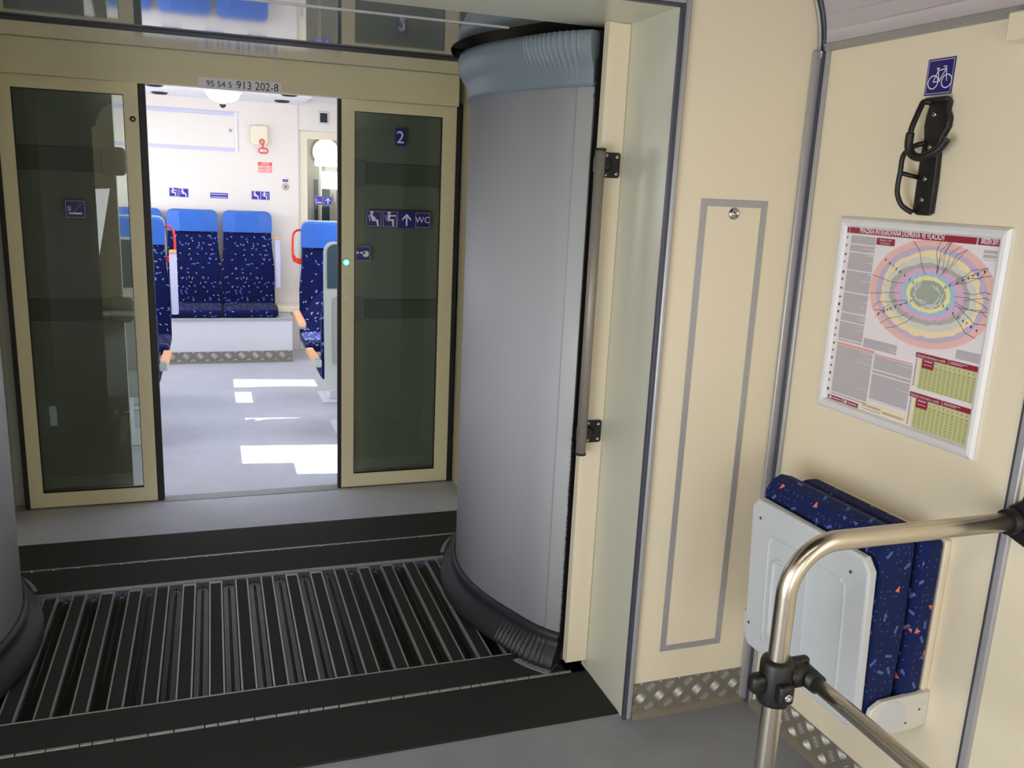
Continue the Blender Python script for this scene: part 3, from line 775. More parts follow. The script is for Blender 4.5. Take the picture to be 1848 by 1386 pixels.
# bicycle sign on the side wall
def bike(b, y, m):
    w = 0.0022; r = 0.0145; a = (-0.0175, -0.0115); c = (0.0215, -0.0115)
    for q in (a, c):
        P = [(q[0] + r * math.cos(2 * PI * k / 28), q[1] + r * math.sin(2 * PI * k / 28)) for k in range(29)]
        b.line(P, 0.0026, y, m)
    bb = (-0.0005, -0.0100); seat = (-0.0075, 0.0175); head = (0.0165, 0.0165)
    for p, q in ((a, bb), (bb, (-0.0065, 0.0130)), ((-0.0065, 0.0130), a), ((-0.0065, 0.0130), head), (bb, head), (head, c), (head, (0.0165, 0.0205)), ((-0.0065, 0.0130), seat)): b.seg(p, q, w, y, m)
    b.seg((-0.0115, 0.0182), (-0.003, 0.0182), 0.0028, y, m); b.seg((0.0075, 0.0215), (0.0168, 0.0212), 0.002, y, m)
    b.seg((-0.004, -0.010), (0.003, -0.010), 0.0016, y, m)
def wallpt(s, z, h=0.0):
    return (RW[0] + s * 0.0301 - h * 0.99955, RW[1] - s * 0.99955 - h * 0.0301, z)
sticker('bicycle_sign', 'dark blue sign with a white bicycle above the black wall hook', 0.079, 0.081, wallpt(0.406, 1.871, 0.0), RWZ, bike, cat='sign')

# ------------------------------------------------------------------ access hatch with lock on the end wall
rt = empty('access_hatch', (1.36, YN, 0.89), 'tall narrow hatch with an aluminium border on the cream end wall', 'hatch')
inv = Matrix.Translation((-1.36, -YN, -0.89))
b = MB(); b.box(1.255, 1.464, YN - 0.0015, YN, 0.213, 1.569, 'cream'); b.build('panel', rt, inv)
b = MB(); t = 0.019; X0, X1, Z0, Z1 = 1.254, 1.465, 0.212, 1.570
for P in ([(X0, Z0), (X0 + t, Z0 + t), (X0 + t, Z1 - t), (X0, Z1)], [(X1, Z0), (X1, Z1), (X1 - t, Z1 - t), (X1 - t, Z0 + t)], [(X0, Z0), (X1, Z0), (X1 - t, Z0 + t), (X0 + t, Z0 + t)], [(X0, Z1), (X0 + t, Z1 - t), (X1 - t, Z1 - t), (X1, Z1)]):
    b.prism(P, YN - 0.003, YN - 0.0015, 'alu', bev=0.0004, seg=1)
tag(b.build('border', rt, inv), 'flat aluminium border')
b = MB(); c = (1.360, YN - 0.0015, 1.533)
b.lathe([(0.0165, 0), (0.0165, -0.002), (0.012, -0.006), (0.010, -0.006), (0.010, -0.004), (0.005, -0.004), (0.0045, -0.007), (0.0, -0.0075)], c, 'chrome', axis='y')
lk = b.build('lock', rt, inv)
b = MB(); b.lathe([(0.0095, -0.0040), (0.0055, -0.0042)], c, 'black', axis='y'); b.box(c[0] - 0.0012, c[0] + 0.0012, c[1] - 0.0085, c[1] - 0.007, c[2] - 0.004, c[2] + 0.004, 'black'); b.build('keyhole', lk)

# ------------------------------------------------------------------ grab rail on the portal upright
rt = empty('grab_rail', (1.068, 2.33, 0.79), 'vertical matt silver grab rail on black brackets beside the curved screen', 'grab rail')
inv = Matrix.Translation((-1.068, -2.33, -0.79))
b = MB(); b.tube([(1.060, 2.333, 0.782), (1.060, 2.333, 1.690)], 0.0155, 'railpaint', 20); b.build('tube', rt, inv)
for z in (0.776, 1.690):
    b = MB(); b.lathe([(0.0165, 0.0), (0.0165, 0.007), (0.0, 0.007)], (1.060, 2.333, z - 0.0 if z > 1 else z), 'black'); b.build('end_cap', rt, inv)
for z in (0.842, 1.652):
    b = MB(); b.prism(rrect(1.073, 1.137, z - 0.036, z + 0.036, 0.008), 2.357, 2.365, 'blackpl', bev=0.002)
    b.tube([(1.060, 2.333, z), (1.084, 2.345, z), (1.092, 2.358, z)], [0.013, 0.015, 0.018], 'blackpl', 14)
    b.prism(rrect(1.047, 1.074, z - 0.024, z + 0.024, 0.006), 2.335, 2.352, 'blackpl', bev=0.003)
    br = b.build('bracket', rt, inv)
    for (dx, dz) in ((0.052, 0.024), (0.052, -0.024), (0.018, 0.027), (0.018, -0.027)):
        b = MB(); b.lathe([(0.0055, 0), (0.005, -0.0025), (0.0, -0.003)], (1.073 + dx, 2.357, z + dz), 'chrome', axis='y', n=12); b.build('screw', br, inv)

# ------------------------------------------------------------------ bicycle hook on the side wall (built in the wall frame)
def on_wall(name, s, z, label, cat):
    return empty(name, wallpt(s, z, 0.0), label, cat, RWZ), Matrix.Translation((-s, 0, -z))
rt, inv = on_wall('bicycle_hook', 0.42, 1.55, 'black wall hook for hanging a bicycle, above the framed transit map', 'bicycle hook')
b = MB()
pl = [(0.397, 1.562), (0.396, 1.63), (0.396, 1.69), (0.399, 1.735), (0.394, 1.760), (0.396, 1.785), (0.401, 1.805), (0.388, 1.812), (0.398, 1.822), (0.450, 1.822), (0.457, 1.812), (0.455, 1.795), (0.464, 1.778), (0.464, 1.757), (0.452, 1.735), (0.446, 1.715), (0.451, 1.64), (0.451, 1.562), (0.440, 1.556), (0.412, 1.556)]
b.prism(pl, -0.016, 0.0, 'blackpl', bev=0.003)
b.box(0.394, 0.458, -0.026, -0.012, 1.812, 1.823, 'blackpl', 0.003)
b.build('back_plate', rt, inv)
b = MB()
hk = smooth_path([(0.412, -0.022, 1.812), (0.404, -0.036, 1.812), (0.404, -0.042, 1.802), (0.404, -0.049, 1.785), (0.402, -0.058, 1.755), (0.401, -0.060, 1.735)], 6)
b.tube(hk, 0.0066, 'blackpl', 12)
hk2 = smooth_path([(0.4015, -0.060, 1.742), (0.4015, -0.060, 1.715), (0.408, -0.057, 1.697), (0.422, -0.053, 1.688), (0.440, -0.050, 1.688), (0.462, -0.045, 1.697), (0.477, -0.041, 1.709), (0.490, -0.040, 1.727)], 6)
b.tube(hk2, 0.0096, 'blackpl', 14); b.build('hook_arm', rt, inv)
b = MB()
lp = smooth_path([(0.405, -0.014, 1.722), (0.392, -0.028, 1.716), (0.382, -0.044, 1.702), (0.378, -0.050, 1.686), (0.3775, -0.050, 1.656), (0.3755, -0.050, 1.622), (0.378, -0.048, 1.599), (0.388, -0.040, 1.576), (0.402, -0.020, 1.561)], 6)
b.tube(lp, 0.0060, 'blackpl', 12); b.tube([(0.3775, -0.050, 1.652), (0.400, -0.014, 1.643)], 0.0055, 'blackpl', 10); b.build('wheel_guard', rt, inv)
for z in (1.785, 1.712, 1.640, 1.592):
    b = MB(); b.lathe([(0.0058, 0.0), (0.0055, -0.002), (0.0025, -0.003), (0.0, -0.0018)], (0.422, -0.016, z), 'chrome', axis='y', n=12); b.build('screw', rt, inv)

# ------------------------------------------------------------------ framed transit map
rt, inv = on_wall('map_frame', 0.412, 1.28, 'silver snap frame holding a printed transit map on the side wall', 'framed map')
F0, F1, G0, G1 = 0.150, 0.668, 1.024, 1.541
b = MB()
prof = [(0.0, 0.0), (0.0, -0.006), (0.006, -0.013), (0.014, -0.015), (0.021, -0.012), (0.026, -0.005), (0.026, 0.0)]
cs = [(F0, G0, 1, 1), (F1, G0, -1, 1), (F1, G1, -1, -1), (F0, G1, 1, -1)]
rows = []
for (x, z, a, c) in cs + cs[:1]:
    rows.append([(x + a * d, y, z + c * d) for d, y in prof])
b.sheet(rows, 'framesil', smooth=False)
b.build('frame', rt, inv)
b = MB(); b.box(F0 + 0.02, F1 - 0.02, -0.003, 0.0, G0 + 0.02, G1 - 0.02, 'paper'); 
A0, A1, B0, B1 = 0.176, 0.642, 1.050, 1.515
y = -0.0034
cx, cz = 0.470, 1.374
for i, (m, rx, rz) in enumerate((('salmon', 0.187, 0.128), ('lilac', 0.166, 0.113), ('pcream', 0.149, 0.101), ('pmint', 0.137, 0.087), ('pmid', 0.121, 0.0725), ('ppink', 0.103, 0.0625), ('pblue', 0.081, 0.052), ('pyellow', 0.066, 0.043), ('pcore', 0.053, 0.034))):
    ps = []
    rr = random.Random(i)
    for k in range(60):
        a = 2 * PI * k / 60; j = 1 + (rr.uniform(-0.035, 0.035) if i > 1 else 0)
        ps.append((min(cx + rx * j * math.cos(a), A1), cz + rz * j * math.sin(a)))
    b.poly(ps, y - 0.00012 * i, m)
yy = y - 0.0013
rr = random.Random(11)
for k in range(26):        # rail lines on the map
    a = rr.uniform(0, 2 * PI); r0 = rr.uniform(0.35, 0.55); P = []
    ang = a
    for t in range(4):
        r = r0 + (1.02 - r0) * t / 3.0
        P.append((min(cx + 0.185 * r * math.cos(ang), A1 - 0.002), cz + 0.128 * r * math.sin(ang))); ang += rr.uniform(-0.12, 0.12)
    b.line(P, 0.0008, yy, 'ink')
for k in range(14):
    a = rr.uniform(0, 2 * PI); r = rr.uniform(0.15, 0.42); b.seg((cx + 0.12 * r * math.cos(a), cz + 0.08 * r * math.sin(a)), (cx + 0.12 * r * math.cos(a + 0.8), cz + 0.08 * r * math.sin(a + 0.8)), 0.0022, yy, 'paper')
for a in (-0.55, 0.6, 2.55, 3.75):      # zone numbers
    for d, r in (('2', 0.31), ('3', 0.39), ('4', 0.50), ('5', 0.60), ('6', 0.69), ('7', 0.76), ('8', 0.84), ('9', 0.94)):
        X = cx + 0.187 * r * math.cos(a)
        if X < A1 - 0.006: b.text(d, X, cz + 0.128 * r * math.sin(a) - 0.002, 0.0085, yy - 0.0001, 'ink', 'CENTER', bold=0.0003)
# title bar, its upper half covered by the frame
b.rect(A0 + 0.010, 0.582, 1.500, B1 + 0.006, yy, 'maroon'); b.rect(0.586, A1, 1.500, B1 + 0.006, yy, 'maroon'); b.rect(A0, A0 + 0.007, 1.500, B1, yy, 'maroon')
b.text('PRAŽSKÁ INTEGROVANÁ DOPRAVA VE VLACÍCH', 0.222, 1.503, 0.0185, yy - 0.0001, 'inkwhite', sx=0.66, bold=0.0004)
b.text('BŘEZEN 2019', 0.594, 1.5035, 0.0160, yy - 0.0001, 'inkwhite', sx=0.46, bold=0.0004)
b.rect(0.285, 0.345, 1.477, 1.494, yy, 'maroon'); b.text('Železnice v PID', 0.315, 1.487, 0.0070, yy - 0.0001, 'inkwhite', 'CENTER', sx=0.9); b.text('tarifní pásma', 0.315, 1.480, 0.0070, yy - 0.0001, 'inkwhite', 'CENTER', sx=0.9)
def para(x0, x1, z0, z1, m='pgrey', lh=0.0034, seed=1):
    r = random.Random(seed); z = z1; L = x1 - x0
    b.rect(x0, x1, z0, z1, y - 0.00005, 'pgreyl')
    while z > z0 + lh:
        b.rect(x0, x0 + L * (r.uniform(0.6, 1.0) if r.random() < 0.25 else 1.0), z - lh * 0.62, z, y - 0.0003, m); z -= lh
        if r.random() < 0.09: b.rect(x0, x1, z - lh * 0.8, z, y - 0.0004, 'paper'); z -= lh
def icons():
    z = 1.49
    r = random.Random(4)
    while z > 1.07:
        b.rect(0.1785, 0.1785 + r.uniform(0.003, 0.0055), z - r.uniform(0.004, 0.008), z, yy, 'maroon' if r.random() < 0.15 else 'ink'); z -= r.uniform(0.018, 0.026)
para(0.193, 0.281, 1.215, 1.494, seed=1); icons()
b.rect(0.193, 0.330, 1.205, 1.209, yy, 'redpale'); para(0.193, 0.325, 1.066, 1.203, seed=2); b.rect(0.330, 0.455, 1.201, 1.203, yy, 'redpale'); para(0.332, 0.458, 1.082, 1.199, seed=3)
para(0.287, 0.400, 1.213, 1.237, seed=5); para(0.575, 0.641, 1.240, 1.262, seed=6); para(0.604, 0.640, 1.468, 1.490, seed=7)
b.rect(0.305, 0.462, 1.052, 1.074, y - 0.0003, 'pcream'); para(0.312, 0.378, 1.053, 1.068, seed=8); para(0.384, 0.455, 1.053, 1.064, seed=9)
b.rect(0.184, 0.241, 1.051, 1.062, yy, 'maroon'); b.rect(0.245, 0.299, 1.051, 1.062, yy, 'maroon')
b.rect(0.190, 0.199, 1.053, 1.060, yy - 0.0001, 'inkwhite'); b.rect(0.203, 0.237, 1.055, 1.058, yy - 0.0001, 'pgreyl'); b.rect(0.249, 0.258, 1.053, 1.060, yy - 0.0001, 'inkwhite'); b.rect(0.262, 0.294, 1.055, 1.058, yy - 0.0001, 'pgreyl')
for gz in (1.234, 1.1365):
    b.rect(0.463, 0.559, gz - 0.012, gz, yy, 'maroon'); b.rect(0.561, A1, gz - 0.012, gz, yy, 'maroon'); b.text('Základní informace o tarifu', 0.466, gz - 0.009, 0.0085, yy - 0.0001, 'inkwhite', sx=0.92)
    b.rect(0.565, 0.612, gz - 0.0045, gz - 0.003, yy - 0.0001, 'pgreyl'); b.rect(0.565, 0.600, gz - 0.008, gz - 0.0065, yy - 0.0001, 'pgreyl')
    b.rect(0.481, A1, gz - 0.085, gz - 0.0125, y - 0.0003, 'green')
    for i in range(12):
        b.rect(0.484 + i * 0.0132, 0.484 + i * 0.0132 + 0.0085, gz - 0.085, gz - 0.026, y - 0.0005, 'greend')
    for j in range(9):
        b.rect(0.481, A1, gz - 0.034 - j * 0.0064, gz - 0.032 - j * 0.0064, y - 0.0007, 'green')
    for j in range(14): b.rect(0.466, 0.4695, gz - 0.0185 - j * 0.0048, gz - 0.0165 - j * 0.0048, yy, 'ink')
    b.rect(0.474, 0.479, gz - 0.085, gz - 0.0135, y - 0.0004, 'pyellow')
    b.rect(0.485, 0.520, gz - 0.034, gz - 0.013, yy, 'maroon'); b.rect(0.490, 0.515, gz - 0.018, gz - 0.0155, yy - 0.0001, 'pgreyl'); b.rect(0.490, 0.515, gz - 0.026, gz - 0.0245, yy - 0.0001, 'pgreyl')
    for j in range(9): b.text(str(j + 1), 0.527 + j * 0.0131, gz - 0.0215, 0.0065, yy, 'ink', 'CENTER')
tag(b.build('printed_sheet', rt, inv), 'transit zone map with coloured rings and green tariff tables')

# ------------------------------------------------------------------ folding seat on the side wall
rt, inv = on_wall('folding_seat', 0.42, 0.34, 'folded up wall seat in navy moquette with a pale grey underside panel', 'folding seat')
S0, S1 = 0.205, 0.640
b = MB(); b.box(S0 + 0.01, S1 + 0.008, -0.018, 0.0, 0.38, 0.822, 'cream', 0.004); b.build('backing_board', rt, inv)
b = MB(); b.box(S0 - 0.005, S1 + 0.008, -0.082, -0.018, 0.395, 0.828, 'fab2', 0.018, 4); b.build('backrest', rt, inv)
b = MB(); b.prism([(-0.100, 0.375), (-0.170, 0.350), (-0.180, 0.38), (-0.196, 0.81), (-0.178, 0.838), (-0.15, 0.850), (-0.118, 0.842), (-0.098, 0.815), (-0.092, 0.60)], S0, S1 - 0.004, 'fab2', axis='x', bev=0.008, seg=3)
b.build('seat_cushion', rt, inv)
# underside panel, leaning with the cushion
sh = Matrix.Shear('XZ', 4, (0, 0)) if False else Matrix.Identity(4)
b = MB()
b.prism([(S0, 0.372), (S0 + 0.02, 0.355), (S1 - 0.03, 0.355), (S1, 0.372), (S1, 0.765), (S1 - 0.022, 0.795), (S0 + 0.022, 0.795), (S0, 0.770)], -0.026, 0.0, 'lightgrey', bev=0.007, seg=3)
yb = -0.026
def groove(ps, w=0.006, d=0.004):
    b.tube([(p[0], yb, p[1]) for p in ps], w * 0.5, 'lightgrey', 6)
groove(smooth_path([(0.285, 0.40, 0), (0.285, 0.66, 0), (0.292, 0.700, 0), (0.320, 0.715, 0), (0.530, 0.715, 0), (0.560, 0.705, 0), (0.572, 0.67, 0), (0.572, 0.40, 0)], 5), 0.007)
groove(smooth_path([(0.310, 0.42, 0), (0.310, 0.62, 0), (0.318, 0.650, 0), (0.345, 0.658, 0), (0.375, 0.658, 0)], 5), 0.012)
b.box(0.375, 0.381, yb - 0.004, yb, 0.40, 0.67, 'lightgrey', 0.001); b.box(0.440, 0.444, yb - 0.004, yb, 0.40, 0.70, 'lightgrey', 0.001)
b.prism([(0.400, 0.375), (0.445, 0.392), (0.45, 0.405), (0.405, 0.388)], yb - 0.018, yb, 'lightgrey', bev=0.002)
b.prism([(S0 - 0.012, 0.372), (S0 + 0.16, 0.372), (S0 + 0.16, 0.425), (S0 - 0.012, 0.45)], -0.022, 0.004, 'lightgrey', bev=0.004)
ln = Matrix.Translation((0, -0.183, 0.36)) @ Matrix.Rotation(math.radians(3.0), 4, 'X') @ Matrix.Translation((0, 0, -0.36))
pn = b.build('underside_panel', rt, inv @ ln)
for (x_, z_) in ((S0 + 0.04, 0.745), (S1 - 0.055, 0.745), (S0 + 0.02, 0.425), (S1 - 0.06, 0.41), (0.365, 0.44), (0.405, 0.42)):
    b = MB(); b.lathe([(0.0042, 0.0), (0.0038, -0.0012), (0, -0.0012)], (x_, yb - 0.001, z_), 'screwdk', axis='y', n=12); b.build('screw', pn, inv @ ln)
b = MB()
b.prism([(0.0, 0.345), (0.0, 0.437), (-0.150, 0.432), (-0.178, 0.415), (-0.184, 0.385), (-0.170, 0.350), (-0.130, 0.338), (-0.04, 0.338)], S1 + 0.003, S1 + 0.018, 'bracket', axis='x', bev=0.003)
b.build('side_bracket', rt, inv); 
b = MB(); b.prism([(-0.118 + 0.044 * math.cos(2 * PI * k / 40), 0.386 + 0.044 * math.sin(2 * PI * k / 40)) for k in range(40)], S1 + 0.018, S1 + 0.0195, 'lightgrey', axis='x', bev=0.0005); b.build('hinge_cover', rt, inv)
b = MB()
b.prism([(0.0, 0.345), (0.0, 0.437), (-0.150, 0.432), (-0.178, 0.415), (-0.184, 0.385), (-0.170, 0.350), (-0.130, 0.338), (-0.04, 0.338)], S0 - 0.020, S0 - 0.006, 'bracket', axis='x', bev=0.003); b.build('side_bracket', rt, inv)
for yy_, zz_ in ((-0.028, 0.392), (-0.066, 0.362)):
    b = MB(); b.lathe([(0.003, 0.0), (0.0028, 0.001), (0, 0.001)], (S1 + 0.018, yy_, zz_), 'screwdk', axis='x', n=10); b.build('screw', rt, inv)

# ------------------------------------------------------------------ stainless barrier rail in the foreground
PX, PY, PZ = 1.030, 1.265, 0.935
rt = empty('barrier_rail', (PX, PY, 0.0), 'bent stainless steel barrier rail on a post in front of the folding seat', 'barrier rail')
inv = Matrix.Translation((-PX, -PY, 0))
b = MB(); R = 0.105
path = [(PX, PY, 0.0), (PX, PY, 0.4), (PX, PY, PZ - R)] + [(PX + R - R * math.cos(a), PY, PZ - R + R * math.sin(a)) for a in [PI / 2 * k / 14 for k in range(1, 15)]] + [(1.3, PY, PZ), (1.600, PY, PZ)]
b.tube(path, 0.0200, 'steel', 28); b.build('upper_tube', rt, inv)
b = MB(); b.lathe([(0.045, 0.0), (0.045, 0.006), (0.024, 0.010), (0.0205, 0.012)], (PX, PY, 0.0), 'steel'); b.build('foot_flange', rt, inv)
b = MB(); b.tube([(1.098, 1.245 - 1.395 * k / 12, 0.652) for k in range(13)], 0.0150, 'steel', 28); b.build('lower_tube', rt, inv)
b = MB(); b.tube([(1.098, -0.15, 0.652), (1.098, -0.15, 0.0)], 0.0150, 'steel', 16); b.build('rear_post', rt, inv)
# clamp
b = MB()
b.lathe([(0.0205, -0.048), (0.031, -0.046), (0.033, -0.038), (0.033, 0.038), (0.030, 0.046), (0.0205, 0.048)], (PX, PY, 0.648), 'blackpl', n=32)
b.box(PX - 0.060, PX - 0.022, PY - 0.016, PY + 0.016, 0.628, 0.668, 'blackpl', 0.012, 3)
b.box(PX - 0.020, PX + 0.014, PY - 0.048, PY - 0.022, 0.618, 0.660, 'blackpl', 0.008, 3)
b.tube([(PX + 0.02, PY - 0.002, 0.655), (PX + 0.060, PY - 0.002, 0.655)], 0.026, 'blackpl', 18)
b.tube([(1.098, 1.285, 0.652), (1.098, 1.222, 0.652)], [0.023, 0.020], 'blackpl', 20)
b.box(PX + 0.030, PX + 0.086, PY + 0.004, PY + 0.024, 0.640, 0.682, 'blackpl', 0.008, 3)
cl = b.build('clamp', rt, inv)
b = MB(); b.lathe([(0.0085, 0.0), (0.008, -0.003), (0.0042, -0.003), (0.004, -0.001), (0, -0.001)], (PX - 0.004, PY - 0.048, 0.638), 'chrome', axis='y', n=16); b.build('bolt', cl, inv)
# flange on the wall
fl = empty('wall_flange', (1.6135, PY, PZ), 'unused', 'flange') if False else None
b = MB(); b.tube([(1.568, PY, PZ), (1.6125, PY, PZ)], [0.027, 0.030], 'blackpl', 22)
b.prism([(PY - 0.030, PZ - 0.048), (PY + 0.022, PZ - 0.036), (PY + 0.022, PZ + 0.026), (PY - 0.006, PZ + 0.05), (PY - 0.012, PZ + 0.074), (PY - 0.026, PZ + 0.080), (PY - 0.040, PZ + 0.070), (PY - 0.045, PZ)], 1.592, 1.6115, 'blackpl', axis='x', bev=0.005, seg=2)
wf = b.build('wall_flange', rt, inv)
b = MB(); b.lathe([(0.009, 0.0), (0.0085, -0.003), (0.0, -0.004)], (1.592, PY - 0.026, PZ + 0.060), 'chrome', axis='x', n=16); b.build('bolt', wf, inv)

# cream casing entering at the upper right
b = MB(); b.box(0.612, 2.2, -0.055, 0.0, 1.915, 1.972, 'cream', 0.004); struct(b, 'trim_14', 'cream casing over the side door at the upper right', RW, RWZ)

# ================================================================== far car
YW = 8.117; ZC = 2.19; XWR = 1.50; XWL = -1.27
b = MB()
DX0 = 0.742; DZ = 1.978
b.box(XWL - 0.05, DX0, YW, YW + 0.05, 0.0, 2.4, 'offwhite'); b.box(DX0, XWR + 0.05, YW, YW + 0.05, DZ, 2.4, 'offwhite')
b.box(DX0 - 0.0005, DX0 + 0.006, YW - 0.004, YW, 0.0, ZC, 'pgreyl')
struct(b, 'wall_end', 'off white end wall of the far car')
def pierced(name, x0, x1, wins, zlo, label):
    b = MB(); yy = 4.40
    for (a, c, zhi) in wins:
        b.box(x0, x1, yy, a, 0.0, 2.4, 'offwhite'); b.box(x0, x1, a, c, 0.0, zlo, 'offwhite'); b.box(x0, x1, a, c, zhi, 2.4, 'offwhite'); yy = c
    b.box(x0, x1, yy, 12.0, 0.0, 2.4, 'offwhite'); struct(b, name, label)
pierced('wall_window_side', XWR, XWR + 0.05, [(4.402, 4.60, 1.42), (4.60, 4.94, 1.76), (5.50, 5.57, 1.70), (5.98, 6.72, 1.76)], 0.95, 'window side wall of the far car on the right')  # unseen openings, sized and placed to cast the sun patches on the floor
pierced('wall_far_left', XWL - 0.05, XWL, [(4.8, 5.9, 1.76), (6.5, 7.6, 1.76)], 0.95, 'side wall of the far car on the left')
b = MB()
b.box(-0.48, 0.775, 4.40, YW, ZC, ZC + 0.02, 'white')
b.prism([(0.775, ZC), (0.83, ZC + 0.05), (XWR, ZC - 0.02), (XWR, 2.4), (0.775, 2.4)], 4.40, YW, 'white'); b.prism([(-0.48, ZC), (-0.535, ZC + 0.05), (XWL, ZC - 0.02), (XWL, 2.4), (-0.48, 2.4)], 4.40, YW, 'white')
struct(b, 'ceiling', 'white ceiling of the far car')

def vent(x, y, label):
    b = MB(); b.lathe([(0.0, 0.0), (0.062, 0.0), (0.064, -0.006), (0.052, -0.014), (0.046, -0.008), (0.0, -0.006)][1:], (0, 0, 0), 'blackpl', n=24)
    return thing(b, 'ceiling_vent', label, 'vent', (x, y, ZC - 0.0), 0, 'round black ceiling vents')
vent(-0.375, 7.16, 'round black ceiling vent, nearer of the left pair')
vent(-0.373, 7.84, 'round black ceiling vent, farther of the left pair')
vent(0.59, 7.13, 'round black ceiling vent, nearer of the right pair')
vent(0.585, 7.78, 'round black ceiling vent, farther of the right pair')
rt = empty('ceiling_lamp', (0.108, 7.25, ZC), 'glowing round ceiling lamp in the middle of the far car', 'lamp')
b = MB(); b.lathe([(0.145, 0.0), (0.145, -0.012), (0.138, -0.016), (0.0, -0.016)], (0, 0, 0), 'white', n=40); b.build('base', rt)
b = MB(); b.lathe([(0.122, -0.016), (0.121, -0.034), (0.108, -0.056), (0.082, -0.074), (0.045, -0.084), (0.0, -0.087)], (0, 0, 0), 'lampon', n=40); b.build('diffuser', rt)
b = MB(); b.lathe([(0.030, 0.0), (0.030, -0.052), (0.036, -0.064), (0.036, -0.082), (0.030, -0.086), (0.0, -0.086)], (0, 0, 0), 'white', n=24)
cs_ = thing(b, 'ceiling_sensor', 'small white sensor with dark rings hanging right behind the round ceiling lamp', 'sensor', (0.106, 7.45, ZC))
b = MB(); b.lathe([(0.037, -0.068), (0.037, -0.078)], (0, 0, 0), 'screwdk', n=24); b.build('dark_ring', cs_)
b = MB(); b.lathe([(0.026, -0.086), (0.022, -0.102), (0.010, -0.112), (0.0, -0.114)], (0, 0, 0), 'blackpl', n=24); b.build('lens', cs_)

# wall fittings on the far end wall
rt = empty('wall_cabinet', (-0.25, YW, 1.92), 'wide shallow white hatch with a lilac edge high on the far end wall', 'cabinet')
inv = Matrix.Translation((0.25, -YW, -1.92))
b = MB(); b.box(-0.92, 0.205, YW - 0.006, YW, 1.79, 2.062, 'offwhite', 0.002); b.build('door', rt, inv)
b = MB(); b.box(-0.92, 0.205, YW - 0.012, YW, 2.062, 2.090, 'lilacedge'); b.box(-0.92, 0.205, YW - 0.012, YW, 1.762, 1.79, 'lilacedge'); b.box(0.205, 0.228, YW - 0.012, YW, 1.762, 2.09, 'white'); b.build('border', rt, inv)
b = MB(); b.lathe([(0.014, 0), (0.013, -0.004), (0, -0.004)], (0.172, YW - 0.006, 1.937), 'alu', axis='y', n=16); b.build('lock', rt, inv)
rt = empty('emergency_brake', (0.418, YW, 1.78), 'cream emergency brake box with a red pull handle on the far end wall', 'emergency brake')
inv = Matrix.Translation((-0.418, -YW, -1.78))
b = MB(); b.box(0.338, 0.478, YW - 0.05, YW, 1.832, 1.990, 'cream', 0.004); b.build('box', rt, inv)
b = MB(); b.tube([(0.431 + 0.02 * math.cos(a), YW - 0.054, 1.857 + 0.02 * math.sin(a)) for a in [2 * PI * k / 20 for k in range(20)]], 0.0048, 'redpr', 8, closed=True); b.lathe([(0.009, 0), (0.008, -0.006), (0, -0.006)], (0.431, YW - 0.05, 1.857), 'greend', axis='y', n=14); b.build('seal', rt, inv)
b = MB(); b.box(0.432, 0.446, YW - 0.05, YW - 0.040, 1.795, 1.836, 'redpr', 0.002)
lp = rrect(0.404, 0.478, 1.762, 1.802, 0.0195, 6); b.tube([(p[0], YW - 0.045, p[1]) for p in lp], 0.0058, 'redpr', 8, closed=True); b.build('handle', rt, inv)
for (x_, z_) in ((0.345, 1.983), (0.471, 1.983), (0.345, 1.84), (0.471, 1.84)):
    b = MB(); b.lathe([(0.004, 0), (0, -0.001)], (x_, YW - 0.05, z_), 'pgrey', axis='y', n=8); b.build('screw', rt, inv)
def rednote(b, y, m):
    b.rect(-0.059, 0.059, 0.018, 0.043, y, 'redpr')
    b.rect(-0.03, 0.035, 0.033, 0.037, y - 0.0003, 'inkwhite'); b.rect(-0.045, 0.045, 0.024, 0.0265, y - 0.0003, 'inkwhite')
    r = random.Random(2)
    for c in (-0.055, 0.004):
        for k in range(7):
            if k == 3: continue
            b.rect(c, c + r.uniform(0.03, 0.05), 0.011 - k * 0.0075, 0.013 - k * 0.0075, y - 0.0003, 'inkwhite')
sticker('emergency_notice', 'red and pale red notice under the emergency brake handle', 0.12, 0.088, (0.456, YW, 1.641), 0, rednote, base='redpale', border=False, cat='notice')
b = MB(); b.lathe([(0.031, 0), (0.029, -0.008), (0.016, -0.010), (0, -0.010)], (0, 0, 0), 'shellgrey', axis='y', n=24); cb = thing(b, 'call_button', 'round grey call button with a red centre on the far end wall', 'button', (0.629, YW, 1.482))
b = MB(); b.lathe([(0.011, -0.010), (0.009, -0.014), (0, -0.014)], (0, 0, 0), 'redpr', axis='y', n=16); b.build('button', cb)
sticker('small_label', 'small violet label just above the round call button', 0.048, 0.024, (0.629, YW, 1.535), 0, lambda b, y, m: [b.rect(-0.017, 0.017, 0.003, 0.005, y, 'lilac'), b.rect(-0.017, 0.017, -0.005, -0.003, y, 'lilac')], base='violet', border=False, cat='label')
ps = 0.077
sticker('pictogram_sticker', 'violet blue sticker with a figure at a table, outer left above the bench', ps, 0.074, (-0.305, YW, 1.397), 0, lambda b, y, m: person_sit(b, 0.002, 0, 0.076, y, m, True), base='violet')
sticker('pictogram_sticker', 'violet blue sticker with a reclining figure, inner left above the bench', ps, 0.074, (-0.226, YW, 1.394), 0, lambda b, y, m: person_sit(b, 0, 0, 0.076, y, m), base='violet')
sticker('pictogram_sticker', 'violet blue sticker with a reclining figure, inner right above the bench', ps, 0.074, (0.374, YW, 1.397), 0, lambda b, y, m: person_sit(b, 0, 0, 0.076, y, m), base='violet')
sticker('pictogram_sticker', 'violet blue sticker with a figure at a table, outer right above the bench', ps, 0.074, (0.453, YW, 1.396), 0, lambda b, y, m: person_sit(b, 0.002, 0, 0.076, y, m, True), base='violet')
